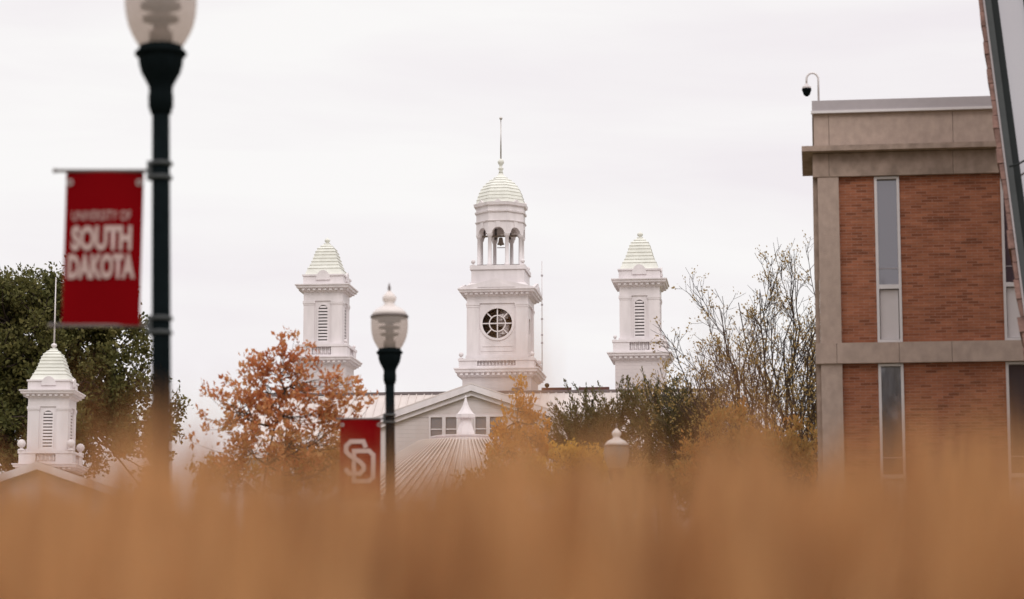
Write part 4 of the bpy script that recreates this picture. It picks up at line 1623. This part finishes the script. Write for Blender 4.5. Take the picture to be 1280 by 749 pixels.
def bare_tree(label, base, H, seed, lm):
    """vase shaped tree, nearly bare: stems fan out from low on the trunk and fork again and again"""
    rd = random.Random(seed)
    global RNG
    RNG = np.random.default_rng(seed)
    t = empty('bare_tree', base, 0, label, 'tree', 'trees on the campus')
    segs, tips = [], []

    def curve(p0, p1, p2, r0, r1, n):
        pts = []
        for i in range(n + 1):
            t_ = i / n
            pts.append(p0 * (1 - t_) ** 2 + p1 * 2 * t_ * (1 - t_) + p2 * t_ ** 2)
        for i in range(n):
            if i:
                pts[i] = pts[i] + Vector((rd.gauss(0, .02), rd.gauss(0, .02), rd.gauss(0, .015))) * (p2 - p0).length * 0.35
        for i in range(n):
            segs.append((tuple(pts[i]), tuple(pts[i + 1]), r0 + (r1 - r0) * i / n, r0 + (r1 - r0) * (i + 1) / n))
        return pts

    def branch(pts, i, L, ang, rise):
        d = (pts[min(i + 1, len(pts) - 1)] - pts[max(i - 1, 0)]).normalized()
        ax = Vector((rd.gauss(0, 1), rd.gauss(0, 1), rd.gauss(0, 1)))
        ax = (ax - d * ax.dot(d)).normalized()
        dd = (d * math.cos(ang) + ax * math.sin(ang)).normalized()
        p = pts[i]
        mid = p + dd * L * 0.5
        end = mid + (dd + Vector((0, 0, rise))).normalized() * L * 0.5
        return p, mid, end

    segs.append(((0, 0, 0), (0, 0, 1.0), 0.30, 0.24))
    nl_ = 38
    for i in range(nl_):
        a = i * 2.39996 + rd.uniform(-0.2, 0.2)
        q_ = math.sqrt((i + 0.4) / nl_)
        rad = 4.0 * q_
        zt_top = H * (1.0 - 0.36 * q_ ** 1.5) * rd.uniform(0.95, 1.03)
        p0 = Vector((0.12 * math.cos(a), 0.12 * math.sin(a), 0.8 + rd.uniform(0, 0.9)))
        p2 = Vector((rad * math.cos(a), rad * math.sin(a), zt_top))
        p1 = Vector((p2.x * 0.42, p2.y * 0.42, p0.z + (p2.z - p0.z) * 0.42))
        lp = curve(p0, p1, p2, 0.10, 0.012, 16)
        for k_ in range(9):
            j = int(4 + 12 * (k_ + rd.random()) / 9)
            j = min(j, 15)
            L2_ = H * 0.25 * (1.12 - 0.62 * j / 16) * rd.uniform(0.75, 1.15)
            b0, bm_, be_ = branch(lp, j, L2_, rd.uniform(0.42, 0.75), 0.35)
            r_ = 0.105 + (0.012 - 0.105) * j / 16
            bp_ = curve(b0, bm_, be_, max(0.014, r_ * 0.5), 0.008, 7)
            for m_i in range(7):
                jj = min(6, 1 + int(6 * (m_i + rd.random()) / 7))
                c0, cm_, ce_ = branch(bp_, jj, L2_ * rd.uniform(0.28, 0.45), rd.uniform(0.45, 0.8), 0.4)
                cp_ = curve(c0, cm_, ce_, 0.009, 0.006, 4)
                tips.append((ce_, (ce_ - cm_).normalized()))
                for n_i in range(2):
                    d0, dm_, de_ = branch(cp_, rd.choice((1, 2, 3)), rd.uniform(0.25, 0.5), rd.uniform(0.5, 0.8), 0.3)
                    curve(d0, dm_, de_, 0.006, 0.005, 2)
                    tips.append((de_, (de_ - dm_).normalized()))
    pos, dirs = [], []
    for p, d in tips:
        if rd.random() < 0.08 + 0.038 * p.z:
            continue
        for _ in range(6):
            pos.append(tuple(p + Vector((rd.gauss(0, .07), rd.gauss(0, .07), rd.gauss(0, .07)))))
            dirs.append((d.x + rd.gauss(0, .6), d.y + rd.gauss(0, .6), d.z + rd.gauss(0, .6)))
    segs_mesh('trunk', segs, M['bark_dark'], t, 4)
    v, f = leaves(np.array(pos), np.array(dirs), 0.085, 0.6)
    np_mesh('crown', v, f, lm, t)
    print('bare tree', len(segs), len(pos), max(s_[1][2] for s_ in segs))
    return t


bare_tree('tall nearly bare vase shaped tree with sparse olive brown leaves left of the brick building', gp(980, 76), 13.7, 31, M['l_bare'])

bt = bpy.data.objects['bare_tree']
mt = copy_tree(bt)
mt.location = (1.8, -9.5, 0)
mt.scale = (1.1, 1.1, 1.25)
mt.rotation_euler = (0, 0, 1.3)
tag(mt, 'bare tree mirrored in the lower slit window of the brick building', 'tree', 'trees on the campus')
# ------------------------------------------------------------------ tall feathery grass close to the camera
RNG = np.random.default_rng(77)


def grass():
    """stems stand in tussocks of unequal height that fan outward"""
    nt_ = 210
    Yt = RNG.uniform(1.2, 3.6, nt_)
    Xt = RNG.uniform(-1.0, 1.0, nt_) * (0.55 + 0.36 * Yt)
    ht = RNG.normal(0, 0.034, nt_) * Yt / 2
    k_ = 34
    n = nt_ * k_
    dx, dy = RNG.normal(0, 0.075, n), RNG.normal(0, 0.075, n)
    Xg, Yg = np.repeat(Xt, k_) + dx, np.maximum(1.05, np.repeat(Yt, k_) + dy)
    rr_ = np.hypot(dx, dy)
    top = 0.0520 * Yg + np.repeat(ht, k_) - rr_ * 0.25 + RNG.normal(0, 0.014, n) * Yg / 2 + RNG.exponential(0.014, n)
    return Xg, Yg, 1.0 + top


def stems(X, Yv, H, plume_r, name_seed):
    n = len(X)
    prof_t = np.array([0, 0.35, 0.62, 0.70, 0.78, 0.86, 0.93, 1.0])
    prof_r = np.array([0.0022, 0.002, 0.0017, 0.006, 0.0105, 0.0095, 0.006, 0.0008])
    K = len(prof_t)
    lx, ly = RNG.normal(0.012, 0.045, n), RNG.normal(0, 0.05, n)
    rot = RNG.uniform(0, 6.28, n)
    v = np.empty((n, K, 4, 3))
    pr = RNG.uniform(0.7, 1.4, n) * plume_r
    for i in range(K):
        t = prof_t[i]
        cx = X + lx * t ** 2
        cy = Yv + ly * t ** 2
        cz = H * t
        r = prof_r[i] * (pr if i >= 3 else 1.0)
        for k_ in range(4):
            a = rot + k_ * math.pi / 2
            v[:, i, k_, 0] = cx + np.cos(a) * r
            v[:, i, k_, 1] = cy + np.sin(a) * r
            v[:, i, k_, 2] = cz
    base = (np.arange(n) * K * 4)[:, None]
    f = []
    for i in range(K - 1):
        for k_ in range(4):
            k2 = (k_ + 1) % 4
            f.append(base + np.array([[i * 4 + k_, i * 4 + k2, (i + 1) * 4 + k2, (i + 1) * 4 + k_]]))
    return v.reshape(-1, 3), np.concatenate(f)


def blades(X, Yv, H):
    n = len(X)
    K = 5
    ang = RNG.uniform(0, 6.28, n)
    bend = RNG.uniform(0.1, 0.45, n)
    wd = RNG.uniform(0.003, 0.006, n)
    v = np.empty((n, K, 2, 3))
    for i in range(K):
        t = i / (K - 1)
        cx = X + np.cos(ang) * bend * t ** 2
        cy = Yv + np.sin(ang) * bend * t ** 2 * 0.6
        cz = H * (t - 0.18 * t ** 3) * 1.1
        for k_, s_ in ((0, -1), (1, 1)):
            v[:, i, k_, 0] = cx - np.sin(ang) * wd * s_ * (1 - t * 0.9)
            v[:, i, k_, 1] = cy + np.cos(ang) * wd * s_ * (1 - t * 0.9)
            v[:, i, k_, 2] = cz
    base = (np.arange(n) * K * 2)[:, None]
    f = [base + np.array([[i * 2, i * 2 + 1, i * 2 + 3, i * 2 + 2]]) for i in range(K - 1)]
    return v.reshape(-1, 3), np.concatenate(f)


X, Yv, H = grass()
v1, f1 = stems(X, Yv, H, 1.0, 0)
# taller wisps standing out of the bed: (px, photo row of the tip, distance, how many, spread)
WX, WY, WH = [], [], []
for px, py, Yw, cnt, spd in ((130, 455, 2.2, 6, 0.010), (165, 530, 2.0, 8, 0.05), (20, 575, 2.0, 20, 0.06), (545, 555, 2.0, 24, 0.05), (890, 500, 2.3, 14, 0.05), (930, 560, 2.0, 18, 0.06),
                             (1170, 520, 2.0, 22, 0.06), (1250, 500, 2.2, 20, 0.05), (1100, 560, 1.9, 14, 0.05), (700, 575, 1.9, 12, 0.08), (380, 575, 1.9, 14, 0.08), (260, 570, 1.9, 14, 0.06)):
    for _ in range(cnt):
        yy = Yw + RNG.normal(0, 0.12)
        p = P(px, py, yy)
        WX.append(p.x + RNG.normal(0, spd))
        WY.append(yy)
        WH.append(p.z - abs(RNG.normal(0, 0.025)))
for a, b, hi, lo, cnt in ((-60, 735, 585, 645, 110), (805, 1340, 580, 645, 80), (820, 1010, 515, 615, 46), (1140, 1320, 500, 610, 44), (500, 640, 555, 615, 34), (60, 250, 520, 615, 34), (240, 430, 555, 620, 40), (-60, 110, 590, 635, 34), (1010, 1120, 570, 620, 16)):
    for _ in range(cnt):
        yy = RNG.uniform(1.6, 2.8)
        p = P(RNG.uniform(a, b), hi + (lo - hi) * RNG.uniform(0, 1) ** 0.6, yy)
        WX.append(p.x)
        WY.append(yy)
        WH.append(p.z)
v2, f2 = stems(np.array(WX), np.array(WY), np.array(WH), 1.15, 1)
nb = 9000
Yb = RNG.uniform(1.1, 3.7, nb)
Xb = RNG.uniform(-1.0, 1.0, nb) * (0.55 + 0.36 * Yb)
v3, f3 = blades(Xb, Yb, 0.86 + RNG.normal(0, 0.09, nb) + 0.04 * Yb)
V = np.concatenate([v1, v2, v3])
FF = np.concatenate([f1, f2 + len(v1), f3 + len(v1) + len(v2)])
go = np_mesh('tall_grass', V, FF, M['grass'], None)
tag(go, 'bed of tall straw coloured feathery grass close in front, out of focus', 'grass', kind='stuff')
